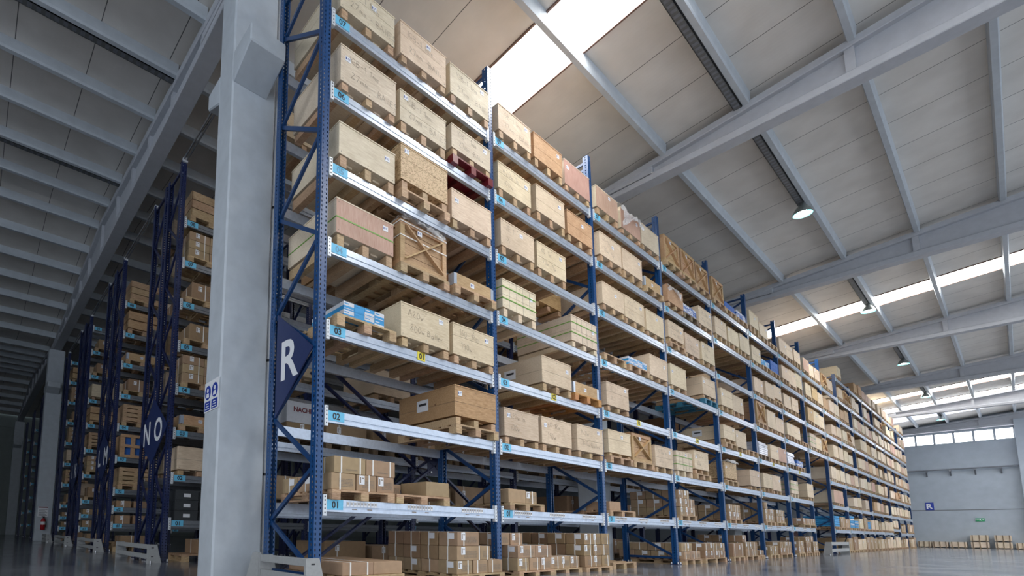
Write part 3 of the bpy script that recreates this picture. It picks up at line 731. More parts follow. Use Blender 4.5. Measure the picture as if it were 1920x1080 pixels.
def put(i, L, slot, kind, lift=.115, top=.52, pal=None, **kw):
    """a crate in one of the three slots of a shelf"""
    global wi
    x = BAY * i + SLOT[slot] + RND.uniform(-.015, .015); z = ZT[L] if L else 0
    y = FACE + RND.uniform(-.015, .03)
    dz = 0
    if pal:
        m, desc = {'w': ('pallet', 'wooden'), 'r': ('red', 'dark red'), 'b': ('blue_pallet', 'dark blue'), 'o': ('orange_pallet', 'orange')}[pal]
        pallet(x - .01, y - .03, z, '%s pallet under a crate, %s' % (desc, where(i, L, slot)), .82, 1.02, m, h=.115 if pal != 'r' else .11); dz = .116 if pal != 'r' else .111
    det = i < 8
    if kind == 'X': xcrate(x + .01, y, z + dz, 'brown cross-braced wooden crate, ' + where(i, L, slot), h=round(top - dz, 2), **kw)
    elif kind == 'C': collar(x, y, z + dz, 'low wooden pallet collar box, ' + where(i, L, slot), h=round(top - dz, 2), **kw)
    else:
        wr = None
        if det and kind in 'PQB' and i < 4 and RND.random() < .6: wr = WR[wi % len(WR)]; wi += 1
        crate(kind, x, y, z + dz, '%s, %s' % (DESC[kind], where(i, L, slot)), lift=lift, top=round(top - dz, 2), writing=kw.pop('writing', wr), detail=det, **kw)
# ---- bays 1..7, copied from the photograph (bay index, shelf): three slots
PLAN = {
 (0, 7): [('Q', .12, .52, None, WR[0]), ('P', .1, .54, None, WR[1]), ('Q', .12, .55, None, WR[0])],
 (0, 6): [('Q', .1, .53, None, WR[0]), ('Q', .14, .54), ('Q', .12, .56, 'r')],
 (0, 5): [('Q', .14, .51), ('O', .13, .70, 'w'), ('P', .12, .52)],
 (0, 4): [('K', .14, .53), ('X', 0, .68, 'w'), ('C', 0, .29, 'w')],
 (0, 3): [None, ('P', .11, .51, None, WR[2]), ('P', .11, .51, None, WR[3])],
 (0, 2): [None, None, ('B', .11, .61, 'w')],
 (1, 7): [('P', .12, .52, None, WR[0]), ('N', .14, .55), ('K', .1, .54)],
 (1, 6): [('P', .13, .53), ('P', .14, .57), ('N', .12, .53)],
 (1, 5): [('P', .13, .52), ('P', .13, .54), None], (1, 4): [('G', .13, .54), None, ('G', .1, .52)],
 (1, 3): [None, ('P', .12, .52), ('C', 0, .31, 'o')], (1, 2): [('P', .11, .49, None, WR[5]), ('P', .11, .5, None, WR[3]), ('P', .1, .51, None, WR[2])],
 (2, 7): [('K', .13, .53), ('K', .1, .5), ('Q', .11, .54)], (2, 6): [('P', .12, .54, None, WR[7]), ('P', .15, .56), ('C', 0, .33, 'w')],
 (2, 5): [('P', .11, .5), ('P', .12, .54), ('P', .1, .53)], (2, 4): [None, None, ('P', .1, .51)], (2, 3): [('P', .1, .5), None, None],
 (2, 2): [('P', .06, .57, 'w'), ('X', 0, .64, 'w'), ('P', .1, .5, None, WR[5])],
 (3, 7): [('X', 0, .70, 'w'), ('X', 0, .72, 'w'), ('X', 0, .71, 'w')], (3, 6): [('N', .1, .47), None, ('P', .1, .52)],
 (3, 5): [('P', .1, .58, 'w'), ('P', .1, .53), ('P', .12, .54)], (3, 4): [('P', .1, .54), None, ('P', .1, .63, 'b')], (3, 3): [None, None, None],
 (3, 2): [('G', .12, .51), ('P', .1, .61, 'w'), None],
 (4, 7): [('X', 0, .70, 'w'), None, None], (4, 6): [('P', .13, .55), ('P', .14, .53), ('P', .13, .57)], (4, 5): [None, None, None],
 (4, 4): [('P', .13, .54), ('P', .13, .54), None], (4, 3): [('P', .1, .54, 'w'), ('P', .12, .53), None], (4, 2): [('O', .05, .55, 'w'), None, ('P', .1, .51)],
 (5, 7): [('P', .2, .62), ('P', .14, .5), None], (5, 6): [('P', .1, .51), None, None], (5, 5): [('P', .1, .49), ('P', .1, .53), ('P', .1, .6, 'w')],
 (5, 4): [('X', 0, .72, 'w'), ('P', .11, .6), ('P', .11, .52)], (5, 3): [None, ('P', .1, .49), ('K', .11, .51)], (5, 2): [('P', .12, .5), ('P', .1, .52), None],
 (6, 7): [('P', .1, .54), ('P', .14, .56), ('P', .18, .57)], (6, 6): [('P', .13, .53), ('P', .1, .58), ('P', .2, .66)], (6, 5): [('P', .11, .52), ('P', .14, .56), None],
 (6, 4): [('P', .13, .5), ('P', .13, .54), None], (6, 3): [None, None, None], (6, 2): [('G', .12, .51), None, ('P', .1, .53)],
 (7, 7): [('K', .1, .52), ('P', .1, .52), ('P', .12, .54)], (7, 6): [('P', .1, .52), ('N', .12, .54), ('P', .1, .5)], (7, 5): [('N', .1, .55), ('P', .1, .56), ('P', .1, .54)],
 (7, 4): [('G', .1, .54), ('P', .1, .52), ('X', 0, .62, 'w')],
}
for (i, L), row in PLAN.items():
    for s, it in enumerate(row):
        if not it: continue
        kw = {'writing': it[4]} if len(it) > 4 else {}
        if (i, L, s) in ((0, 2, 2), (1, 3, 1), (4, 3, 0)): kw['side'] = True
        if (i, L, s) == (0, 4, 0): kw['gs'] = True
        if (i, L, s) == (0, 4, 1): kw['straps'] = True; kw.pop('writing', None)
        put(i, L, s, it[0], it[1], it[2], it[3] if len(it) > 3 else None, **kw)
# farther bays: three goods a shelf, a few gaps
rr = random.Random(5)
for i in range(8, NB):
    for L in range(2, 9):
        if L == 8 and i < 9: continue
        for s in range(3):
            if rr.random() < (.17 if L < 8 else .3): continue
            k = rr.choices('PQKNXG', [6, 2, 1.6, 1.6, .7, .8])[0]
            put(i, L, s, k, .1, rr.uniform(.46, .58) if k != 'X' else .55, 'w' if k == 'X' else None)
# empty pallets and other single goods
for i, L, s in ((2, 4, 0), (4, 3, 2), (6, 4, 2), (5, 7, 2), (4, 7, 2), (4, 7, 1)):
    pallet(BAY * i + SLOT[s], FACE, ZT[L], '%s wooden pallet, %s' % ('loaded' if i == 4 and L == 7 else 'empty', where(i, L, s)))
# blue and white boxes
def blue_stack(i, L, x0, z0, nx, ny, nz, w, d, h, lead, cols=('blue_box', 'white_card'), yy=0):
    def bm(c1, c2):
        def f():
            b = MB(); b.box(0, w - .004, 0, d - .004, 0, h * .5); b.box(0, w - .004, 0, d - .004, h * .5, h - .002, 1)
            b.box(.01, w - .014, -.002, 0, h * .12, h * .2, 1); b.box(.01, w * .5, -.002, 0, h * .7, h * .8, 0); return b.mesh('small_box', [c1, c2])
        return cached(('bb', c1, c2, w, d, h), f)
    col = ['front left', 'front second', 'front third', 'front right']
    for k in range(nz):
        for a in range(nx):
            for c in range(ny):
                pair = cols if (a + k) % 2 == 0 else cols[::-1]
                if a < nx / 2: pair = (cols[0], cols[0]) if RND.random() < .45 else (cols[0], cols[1])
                o = part('small_box', bm(*pair), None, (BAY * i + x0 + a * w, yy + c * d, z0 + k * h))
                tag(o, '%s blue box, row %s, column %s, tier %s, shelf 0%d of %s front bay' % (lead, ['one', 'two', 'three', 'four'][c], ['one', 'two', 'three', 'four', 'five', 'six'][a], ['one', 'two', 'three', 'four'][k], L, ORD[i]), 'box', 'blue and white boxes')
pallet(BAY * 0 + .15, FACE - .02, ZT[3], 'wooden pallet under blue boxes, left on shelf 03 of first front bay', .81)
blue_stack(0, 3, .27, ZT[3] + .127, 4, 3, 2, .14, .2, .09, 'small')
pallet(BAY * 2 + 1.08, FACE, ZT[4], 'wooden pallet under blue boxes, middle on shelf 04 of third front bay', .82)
blue_stack(2, 4, 1.12, ZT[4] + .127, 4, 2, 2, .19, .25, .08, 'small')
pallet(BAY * 3 + 1.03, FACE, ZT[6], 'dark pallet under blue cartons, middle on shelf 06 of fourth front bay', .84, 1.0, 'dark_pallet')
blue_stack(3, 6, 1.05, ZT[6] + .127, 4, 2, 2, .2, .3, .11, 'printed', ('deep_blue', 'white_card'))
blue_stack(4, 7, 1.06, ZT[7] + .127, 3, 1, 2, .25, .4, .1, 'dark', ('deep_blue', 'deep_blue'))
blue_stack(4, 7, 1.95, ZT[7] + .127, 3, 1, 2, .25, .4, .11, 'pale', ('deep_blue', 'white_card'))
for s in (1, 2): pallet(BAY * 5 + SLOT[s], FACE, ZT[6], 'wooden pallet under blue boxes, ' + where(5, 6, s))
blue_stack(5, 6, 1.06, ZT[6] + .127, 4, 1, 2, .19, .4, .1, 'light', ('blue_box', 'white_card'))
blue_stack(5, 6, 1.97, ZT[6] + .127, 3, 1, 3, .25, .4, .12, 'deep', ('deep_blue', 'deep_blue'))
pallet(BAY * 6 + 1.1, FACE, ZT[3], 'wooden pallet under blue boxes, middle on shelf 03 of seventh front bay')
blue_stack(6, 3, 1.15, ZT[3] + .127, 3, 1, 2, .24, .4, .1, 'tidy', ('deep_blue', 'white_card'))
# plastic film and wrapped goods
def crumple(nx, ny, w, d, h, seed, amp=.05, hang=0.):
    r = random.Random(seed); b = MB(); vs = []
    for a in range(nx + 1):
        for c in range(ny + 1):
            u, v = a / nx, c / ny
            ang = v * PI
            if hang and v < .35:
                vs.append((u * w * .96 + r.uniform(-amp, amp) * .5, r.uniform(-.05, .0), -hang * (1 - v / .35) * (.55 + .45 * math.sin(u * 4 + seed)) + r.uniform(-amp, amp) * .3)); continue
            if hang: ang = (v - .35) / .65 * PI
            vs.append((u * w + r.uniform(-amp, amp) * .4, d * .5 - math.cos(ang) * d * .5 + r.uniform(-amp, amp) * .5, math.sin(ang) ** .6 * h * (.75 + .25 * math.sin(u * 5 + seed)) + r.uniform(-amp, amp) * .5))
    fs = [(a * (ny + 1) + c, (a + 1) * (ny + 1) + c, (a + 1) * (ny + 1) + c + 1, a * (ny + 1) + c + 1) for a in range(nx) for c in range(ny)]
    b.add(vs, fs); return b.mesh('film', 'film', 0, True)
def film(i, L, s, dz, label, w=.8, h=.2, d=.5, seed=1, dy=-.06, hang=.0):
    o = part('plastic_film', crumple(14, 14, w, d, h, seed, hang=hang), None, (BAY * i + SLOT[s], FACE + dy, ZT[L] + dz)); tag(o, label, 'plastic film')
film(2, 7, 1, .42, 'crumpled clear plastic film over a pink crate on the third bay top', .84, .26, .7, 2, -.03, .34)
film(3, 6, 0, .42, 'crumpled clear plastic film on an orange-brown crate, fourth bay shelf 06', .62, .1, .5, 3, -.03, .22)
film(0, 4, 1, .66, 'white plastic film lying on the brown braced crate, first bay', .74, .05, .6, 4, -.03, .08)
film(4, 2, 0, .53, 'clear plastic film draped on the chipboard crate, fifth bay shelf 02', .7, .1, .6, 5)
def wrapped(i, L, s, label):
    x = BAY * i + SLOT[s]
    pallet(x, FACE, ZT[L], 'dark pallet under a white wrapped load, ' + where(i, L, s), mat='dark_pallet')
    b = MB(); r = random.Random(i); n = 7
    for k in range(n):
        e = r.uniform(-.015, .015); b.box(.03 - e, .77 + e, .04 - e, .9, .36 * k / n, .36 * (k + 1) / n + .004)
    t = thing('wrapped_load', label, 'wrapped load', (x, FACE, ZT[L] + .126)); part('load_body', b.mesh('load', 'wrap', .01), t)
    part('paper_label', sticker_mesh(), t, (.5, .02, .25))
wrapped(5, 3, 0, 'white film-wrapped load on shelf 03 of the sixth front bay')
wrapped(6, 3, 0, 'white film-wrapped load on shelf 03 of the seventh front bay')
# long crate lying deep on shelf 03 between bays
crate('N', BAY * 4 + .15 - .02, .62, ZT[5], 'brown crate lying at the back of shelf 05, fifth front bay', 2.2, .35, .1, .45, seam=0)
crate('B', BAY * 1 + 1.93, .58, ZT[5], 'brown crate at the back of shelf 05, second front bay', .8, .4, .1, .5, seam=.5)
# ---- cartons
T3 = ['bottom', 'second', 'third', 'top']
def carton_wall(x, y, z, nx, ny, nz, w, d, h, lead, place, mat='card', full=True, skip=(), straps=(.28, .72), bay_rng=None):
    """front row complete, behind it only the left flank that the photo shows"""
    r = random.Random(int(x * 100 + z * 10)); cw = ['left', 'second', 'third', 'fourth', 'fifth']
    for k in range(nz):
        for c in range(ny):
            for a in range(nx):
                if (a, c, k) in skip or (c > 0 and a > 0 and k < nz - 1): continue
                j = r.uniform(-.008, .008)
                carton(x + a * w + j, y + c * d + r.uniform(0, .006), z + k * (h + .003), w - .012, d - .012, h,
                       '%s carton, %s row, %s tier, %s, %s' % (lead, ORD[c] if c else 'front', T3[min(k, 3)] if nz > 1 else 'only', cw[a] if nx > 1 else 'single', place), mat,
                       straps=(r.choice(straps),), lab=r.choice([.2, .25, None]) if c == 0 else None, side_lab=(a == 0 and r.random() < .6))
# first bay, shelf 01
pallet(.14, FACE, ZT[1], 'left wooden pallet on shelf 01 of the first front bay', .82, 1.0, h=.1)
for k, (x, w) in enumerate(((.14, .31), (.455, .265), (.725, .25))):
    carton(x, FACE + .02, ZT[1] + .102, w - .006, .3, .165, 'lower strapped carton, %s of three, shelf 01 of first front bay' % ['left', 'middle', 'right'][k], straps=((.35,), (.62,), ())[k], lab=(None, .25, .22)[k])
for k in range(2):
    carton(.17 + .41 * k, FACE + .02, ZT[1] + .27, .4, .32, .165, 'upper carton printed BEARING UNITS, %s one, shelf 01 of first front bay' % ['left', 'right'][k], straps=(.22, .82), txt='BEARING UNITS')
for k in range(2):
    for c in (1, 2): carton(.15 + .42 * k, FACE + .02 + .33 * c, ZT[1] + .102, .4, .31, .165, 'carton in %s row, %s side, left pallet of shelf 01, first bay' % (ORD[c], ['left', 'right'][k]), straps=(.5,), side_lab=True)
pallet(.99, FACE, ZT[1], 'right wooden pallet on shelf 01 of the first front bay', .84, 1.0, h=.1)
carton(1.46, FACE + .02, ZT[1] + .102, .38, .42, .165, 'plain carton on the right pallet, shelf 01 of first front bay', prt=False)
carton(1.20, FACE + .42, ZT[1] + .102, .24, .3, .15, 'small carton behind the plain one, shelf 01 of first front bay', straps=(.4,))
carton(1.02, FACE + .55, ZT[1] + .102, .17, .25, .12, 'smallest carton at back of right pallet, shelf 01 first bay')
# first bay floor
pallet(.22, -.1, 0, 'pallet under two wide cartons on floor of first front bay', .82, 1.1)
carton(.24, -.08, .127, .385, 1.0, .125, 'wide strapped carton on floor pallet, left one in first bay', straps=(.25, .8), prt=False)
carton(.635, -.08, .127, .385, 1.0, .125, 'wide plain carton on floor pallet, right one in first bay', prt=False)
pallet(1.88, -.1, 0, 'right pallet on the floor of the first front bay', .88, 1.2, h=.075)
carton_wall(1.9, -.08, .077, 3, 4, 1, .285, .3, .155, 'lower strapped', 'big floor stack in first bay')
carton_wall(1.9, -.08, .234, 1, 1, 1, .42, .3, .165, 'wide plain', 'second tier of floor stack, first bay', straps=(.97,))
carton_wall(2.32, -.08, .234, 1, 1, 1, .2, .3, .165, 'narrow', 'second tier of floor stack, first bay')
carton_wall(1.9, .23, .234, 2, 3, 1, .29, .3, .165, 'middle strapped', 'back of floor stack, first bay', 'dark_card')
carton_wall(1.9, -.08, .402, 1, 1, 1, .4, .3, .165, 'topmost strapped', 'floor stack in first bay')
carton_wall(1.9, .23, .402, 2, 3, 1, .29, .3, .165, 'upper strapped', 'back of floor stack, first bay', 'dark_card')
# second bay
pallet(BAY + .2, FACE, ZT[1], 'wooden pallet on shelf 01 of the second front bay', .8, 1.0, h=.1)
carton(BAY + .2, FACE + .02, ZT[1] + .102, .38, .4, .18, 'plain carton on shelf 01 of the second front bay', prt=False)
carton(BAY + .585, FACE + .02, ZT[1] + .102, .26, .3, .17, 'printed carton with label on shelf 01 of the second front bay', straps=(.6,), lab=.2)
P0 = BAY
pallet(P0 + .27, -.1, 0, 'left pallet on the floor of the second front bay', .82, 1.2, h=.07)
carton_wall(P0 + .28, -.08, .072, 3, 4, 1, .26, .3, .165, 'lower strapped', 'left floor stack in second bay')
carton_wall(P0 + .28, -.08, .24, 2, 3, 1, .4, .3, .16, 'middle strapped', 'left floor stack in second bay')
carton_wall(P0 + .1, .1, .403, 2, 3, 1, .28, .3, .16, 'top strapped', 'left floor stack in second bay')
pallet(P0 + 1.1, -.06, 0, 'middle pallet on the floor of the second front bay', .8, 1.2, h=.07)
carton_wall(P0 + 1.1, -.04, .072, 3, 1, 1, .26, .3, .165, 'lower labelled', 'middle floor pallet in second bay')
pallet(P0 + 1.95, -.1, 0, 'right pallet on the floor of the second front bay', .8, 1.2, h=.07)
carton_wall(P0 + 1.95, -.08, .072, 3, 4, 3, .265, .3, .165, 'strapped', 'right floor stack in second bay', 'dark_card')
# third bay
pallet(BAY * 2 + .1, FACE, ZT[1], 'wooden pallet on shelf 01 of the third front bay', .9, 1.0, h=.1)
carton(BAY * 2 + .13, FACE + .02, ZT[1] + .102, .38, .4, .14, 'plain carton on shelf 01 of the third front bay', prt=False)
pallet(BAY * 2 + .08, -.05, 0, 'left pallet on the floor of the third front bay', .82, 1.1, h=.11)
carton(BAY * 2 + .1, .2, .112, .3, .4, .22, 'single open carton on the floor pallet, third front bay', prt=False)
# bays 4 to 7: carton stacks on shelf 01 and the floor
def tower(i, x, L, nx, nz, w, h, place, ny=3, mat='card', pal='pallet', top=0):
    z = ZT[L] if L else 0
    pallet(BAY * i + x - .02, FACE - (0 if L else .04), z, 'wooden pallet under the carton stack, ' + place, nx * w + .05, 1.0, pal, h=.1)
    carton_wall(BAY * i + x, FACE + (0.01 if L else -.03), z + .102, nx, ny, nz, w, .31, h, 'strapped', place, mat)
    if top: carton_wall(BAY * i + x, FACE + .02, z + .105 + nz * (h + .003), top, ny, 1, w, .31, h, 'upper', place + ', top', mat)
tower(3, .17, 1, 3, 2, .26, .165, 'shelf 01 of fourth bay', top=2)
tower(4, .17, 1, 3, 2, .27, .165, 'shelf 01 of fifth bay')
tower(5, .17, 1, 3, 2, .26, .165, 'shelf 01 of sixth bay, left', top=1)
tower(5, 1.15, 1, 3, 2, .27, .17, 'shelf 01 of sixth bay, right', ny=2)
tower(6, 1.2, 1, 5, 1, .3, .19, 'shelf 01 of seventh bay', ny=2)
tower(3, .15, 0, 3, 1, .27, .15, 'floor of fourth bay, left', top=2, ny=4)
tower(3, 1.2, 0, 4, 2, .3, .15, 'floor of fourth bay, right', mat='dark_card')
tower(4, .12, 0, 2, 1, .36, .3, 'floor of fifth bay, left', mat='dark_card')
tower(4, 1.0, 0, 3, 2, .3, .16, 'floor of fifth bay, middle', mat='dark_card', top=1)
tower(4, 2.05, 0, 1, 1, .35, .12, 'floor of fifth bay, right')
tower(5, .15, 0, 2, 1, .36, .22, 'floor of sixth bay, left', mat='dark_card')
tower(5, 1.1, 0, 4, 2, .28, .16, 'floor of sixth bay, right', mat='dark_card')
tower(6, .2, 0, 2, 2, .3, .17, 'floor of seventh bay, left', ny=2)
tower(6, 1.05, 0, 2, 3, .3, .15, 'floor of seventh bay, middle', ny=2, mat='dark_card')
tower(6, 1.95, 0, 2, 2, .32, .16, 'floor of seventh bay, right', ny=2, top=1)
# far bays shelf 01 and floor
def bulk(i, L, x, w, h, kind, label, lift=.1):
    z = (ZT[L] + (.2 if i == 13 and L == 1 else 0)) if L else 0; y = FACE - (.03 if L == 0 else 0)
    pallet(BAY * i + x, y, z, 'pallet under the ' + label, w, 1.0, h=lift)
    if kind in ('film_blue', 'rack_blue'):
        b = MB(); n = 5
        for k in range(n): b.box(.02, w - .02, .03, .9, (h * k / n) + .004, h * (k + 1) / n - .004, k % 2 if kind == 'rack_blue' else 0)
        t = thing('wrapped_load', label, 'wrapped load', (BAY * i + x, y, z + lift + .001)); part('load_body', b.mesh('load', ['blue_box', 'white_card'], .012), t)
    else:
        m = {'c': 'card', 'd': 'dark_card', 'p': 'ply'}[kind]
        carton(BAY * i + x + .01, y + .01, z + lift + .001, w - .02, .9, h, label, m, straps=(.5,) if kind != 'p' else (), lab=.2, prt=False, name='big_box')
rr2 = random.Random(9); kinds8 = {8: ['film_blue', 'c', 'c'], 9: ['rack_blue', 'rack_blue', 'p'], 10: ['c', 'film_blue', 'p'], 11: ['p', 'c', 'p'], 12: ['p', 'p', 'p'], 13: ['p', 'p', None], 14: ['c', 'c', None], 15: ['d', 'p', 'c']}
nm_ = {'film_blue': 'blue film-wrapped load', 'rack_blue': 'blue and white load', 'c': 'brown bulk carton', 'p': 'pale board box', 'd': 'dark brown carton'}
for i, ks in kinds8.items():
    for s, k in enumerate(ks):
        if k: bulk(i, 1, SLOT[s] - .02, .82, rr2.uniform(.3, .5), k, '%s, %s' % (nm_[k], where(i, 1, s)))
for i, ks in {8: [None, None, 'd'], 9: ['d', 'p', 'p'], 10: ['c', 'c', 'c'], 11: ['c', 'p', 'c'], 12: ['p', 'p', 'p'], 13: ['p', 'p', 'd'], 14: ['d', 'p', None], 15: ['c', 'p', 'c']}.items():
    for s, k in enumerate(ks):
        if k: bulk(i, 0, SLOT[s] - .02, .82, rr2.uniform(.38, .55), k, '%s, %s on the floor, %s bay of front rack' % (nm_[k], ['left', 'middle', 'right'][s], ORD[i]))
# hand pallet truck in the ninth bay
t = thing('pallet_truck', 'dark hand pallet truck parked on the floor of the ninth front bay', 'pallet truck', (BAY * 8 + .35, .0, 0))
part('fork', MB().box(0, .16, .0, 1.0, .07, .12).mesh('fork', 'grey_bin'), t); part('fork', MB().box(.38, .54, .0, 1.0, .07, .12).mesh('fork', 'grey_bin'), t)
part('head', MB().box(.05, .49, -.12, .02, .07, .35).mesh('head', 'grey_bin', .01), t)
part('handle', MB().cyl((.27, -.1, .3), (.27, -.22, .62), .018, 8).cyl((.17, -.22, .62), (.37, -.22, .62), .016, 8).mesh('handle', 'black'), t)
for x in (.2, .34, .08, .46): part('wheel', MB().cyl((x - .03, -.05 if .1 < x < .4 else .85, .06), (x + .03, -.05 if .1 < x < .4 else .85, .06), .06, 14).mesh('wheel', 'white_card'), t)

# ---- goods on the rack behind (seen through the gaps)
rp = random.Random(3)
for i in range(7):
    for L in range(0, 8):
        for s in range(3):
            if rp.random() < (.45 if L in (0, 1, 2) else .6): continue
            x = .35 + BAY * i + SLOT[s]; z = LP[L - 1] if L else 0; place = 'on %s of the rack behind, %s from %s bay' % ('shelf 0%d' % L if L else 'the floor', ['left', 'middle', 'right'][s], ORD[i])
            if i == 0 and L == 2 and s == 0: continue
            if L in (0, 1, 2):
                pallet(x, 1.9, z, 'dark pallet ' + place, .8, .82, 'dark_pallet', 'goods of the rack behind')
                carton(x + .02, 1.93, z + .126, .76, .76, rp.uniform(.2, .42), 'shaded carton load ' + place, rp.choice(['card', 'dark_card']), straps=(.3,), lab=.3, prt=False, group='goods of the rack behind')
            else:
                crate(rp.choice('PQNB'), x, 1.9, z, 'shaded crate ' + place, d=.8, lift=.1, top=.5, detail=False, group='goods of the rack behind')
t = thing('carton', 'white carton with red NACHI lettering, behind the front rack end', 'carton', (.72, 1.89, LP[1] + .30), 0, 'goods of the rack behind')
part('carton_body', carton_body(.5, .6, .3, 'white_card'), t); part('lettering', MB().text('NACHI', (.25, -.004, .19), (1, 0, 0), (0, 0, 1), .072, 0, .03).mesh('txt', 'red'), t)
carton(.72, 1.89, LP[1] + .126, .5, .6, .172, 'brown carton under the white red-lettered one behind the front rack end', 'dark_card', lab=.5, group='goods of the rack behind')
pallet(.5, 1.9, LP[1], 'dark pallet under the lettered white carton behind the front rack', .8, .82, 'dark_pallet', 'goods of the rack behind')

# ---- goods on the left racks
def side_goods(row, fy, lv, names, i, L, s, kind, x=None):
    z = lv[L]; x = (SLOT[s] if x is None else x) + BAY * i; place = 'on shelf %s of rack %s, %s' % (names[L], row if row != 'I' else 'by the far left column', ['end slot', 'second slot', 'third slot'][s])
    y = fy - .03; d = .82
    if row in 'NLJ': y = fy - .80
    gp = 'goods on rack ' + row
    def pl(): pallet(x, y, z, 'wooden pallet ' + place, .8, d, 'pallet', gp, h=.11)
    if kind == 'collars':
        pl()
        for k in range(3):
            o = part('pallet_collar', cached(('ck',), lambda: MB().box(0, .78, 0, .02, 0, .15).box(0, .78, .78, .8, 0, .15).box(0, .02, 0, .8, 0, .15).box(.76, .78, 0, .8, 0, .15).box(.02, .76, .02, .78, .0, .05)  .mesh('collar', 'pallet')), None, (x + .01, y + .01, z + .112 + .165 * k))
            tag(o, '%s wooden collar %s' % (['lowest', 'middle', 'topmost'][k], place), 'pallet collar', gp)
    elif kind == 'cartons':
        pl()
        for k in range(3):
            for a in range(2):
                carton(x + .39 * a + .01, y + .02, z + .112 + .16 * k, .38, .5, .155, '%s %s carton %s' % (['bottom', 'middle', 'top'][k], ['left', 'right'][a], place), 'card', straps=(.75,), lab=.4, prt=False, group=gp)
    elif kind == 'planks':
        pl()
        for k in range(4):
            o = part('flat_crate', cached(('fk',), lambda: MB().box(0, .76, 0, .78, .02, .105).box(0, .08, 0, .78, 0, .02).box(.68, .76, 0, .78, 0, .02).box(.34, .42, 0, .78, 0, .02).mesh('flat_crate', 'pallet')), None, (x + .02, y + .02, z + .112 + .107 * k))
            tag(o, '%s flat wooden crate %s' % (['lowest', 'second', 'third', 'topmost'][k], place), 'crate', gp)
    elif kind == 'crate': crate('P', x, y, z, 'pale plywood crate ' + place, d=d, lift=.1, top=.5, detail=False, group=gp)
    elif kind == 'crates2':
        pl()
        for k in range(2): crate('N', x, y, z + .112 + .23 * k, '%s low plank crate %s' % (['lower', 'upper'][k], place), d=d, lift=.03, top=.225, detail=False, group=gp)
    elif kind == 'box': pl(); carton(x + .1, y + .02, z + .112, .5, .6, .3, 'brown carton ' + place, 'dark_card', straps=(.5,), lab=.3, group=gp)
    elif kind == 'collar': pl(); collar(x + .01, y, z + .112, 'low collar box ' + place, .78, .8, .17, gp)
    elif kind == 'bluecrate':
        t = thing('slatted_crate', 'slatted wooden crate with blue goods inside ' + place, 'crate', (x, y, z), 0, gp)
        b = MB()
        for k in range(4): b.box(.0 + .235 * k, .1 + .235 * k, 0, .02, 0, .55)
        for zz in (.0, .25, .5): b.box(0, .8, -.02, 0, zz, zz + .07)
        b.box(0, .02, .02, .8, 0, .55); b.box(.78, .8, .02, .8, 0, .55)
        part('slats', b.mesh('slats', 'crate'), t); part('blue_goods', MB().box(.03, .77, .05, .75, .02, .5).mesh('goods', 'deep_blue'), t)
    elif kind == 'bins':
        for a in range(2):
            for k in range(3):
                t = thing('storage_bin', 'dark grey bin, %s of %s stack, %s' % (['lowest', 'middle', 'top'][k], ['first', 'second'][a], place), 'bin', (x + .42 * a, y + .02, z + .005 + .175 * k), 0, gp)
                part('bin_body', MB().box(0, .4, 0, .6, 0, .16).box(-.005, .405, -.005, .605, .145, .17).mesh('bin', 'grey_bin'), t)
                part('paper_label', cached(('binl',), lambda: MB().box(-.06, .06, -.007, -.005, -.03, .03).mesh('label', 'paper')), t, (.2, 0, .08))
LOADS = {
 'O': (4.615, LO, nmO, [(7, 0, 'collars'), (6, 0, 'cartons'), (5, 0, 'box'), (4, 0, 'box'), (3, 0, 'cartons'), (2, 0, 'collar'), (2, 1, 'cartons'), (1, 0, 'crate'), (1, 1, 'crate'), (0, 0, 'bins'), (6, 1, 'crate'), (7, 1, 'crate'), (4, 1, 'crate'), (3, 1, 'box')]),
 'M': (8.87, LM, nmM, [(8, 0, 'collars'), (7, 0, 'crates2'), (6, 0, 'collar'), (5, 0, 'box'), (4, 0, 'planks'), (3, 0, 'bluecrate'), (2, 0, 'planks'), (7, 1, 'crate'), (5, 1, 'crate'), (6, 1, 'box'), (8, 1, 'crate')]),
 'K': (13.13, LK, nmK, [(8, 0, 'box'), (7, 0, 'box'), (6, 0, 'crate'), (5, 0, 'crates2'), (4, 0, 'planks'), (3, 0, 'cartons'), (2, 0, 'box')]),
 'I': (17.39, LK, nmK, [(8, 0, 'crates2'), (7, 0, 'cartons'), (6, 0, 'box'), (5, 0, 'cartons'), (4, 0, 'crate'), (3, 0, 'planks'), (2, 0, 'box')]),
 'N': (6.34, LO, nmO, [(6, 0, 'crate'), (5, 0, 'box'), (4, 0, 'cartons'), (3, 0, 'crate'), (1, 0, 'crate'), (7, 0, 'crate')]),
 'L': (10.6, LO, nmO, [(6, 0, 'crate'), (5, 0, 'box'), (4, 0, 'crate'), (3, 0, 'box'), (1, 0, 'crate'), (7, 0, 'crate')]),
 'J': (14.86, LO, nmO, [(6, 0, 'crate'), (5, 0, 'box'), (4, 0, 'crate'), (3, 0, 'box'), (1, 0, 'crate')]),
}
for row, (fy, lv, nn, its) in LOADS.items():
    for L, s, kind in its: side_goods(row if row != 'I' else 'I', fy, lv, nn, 0, L, s, kind)
for row, fy in (('M', 8.87), ('K', 13.13), ('I', 17.39)):
    lv = LM if row == 'M' else LK
    for L in (0, 1):
        for s in (0,):
            for a in range(2):
                carton(SLOT[s] + .4 * a, fy, lv[L] + .002, .33, .5, .2 if L == 0 else .16, 'small carton %s on shelf d%d of rack %s' % (['nearest the end', 'next to the end one'][a], L + 1, row), 'dark_card', straps=(.5,), lab=.4, group='goods on rack ' + row)
    pallet(.12, fy - .05, 0, 'pallet on the floor under rack %s' % row, 1.0, .8); carton(.3, fy, .127, .6, .6, .25, 'shaded carton on the floor pallet under rack %s' % row, 'dark_card', straps=(.4, .6))
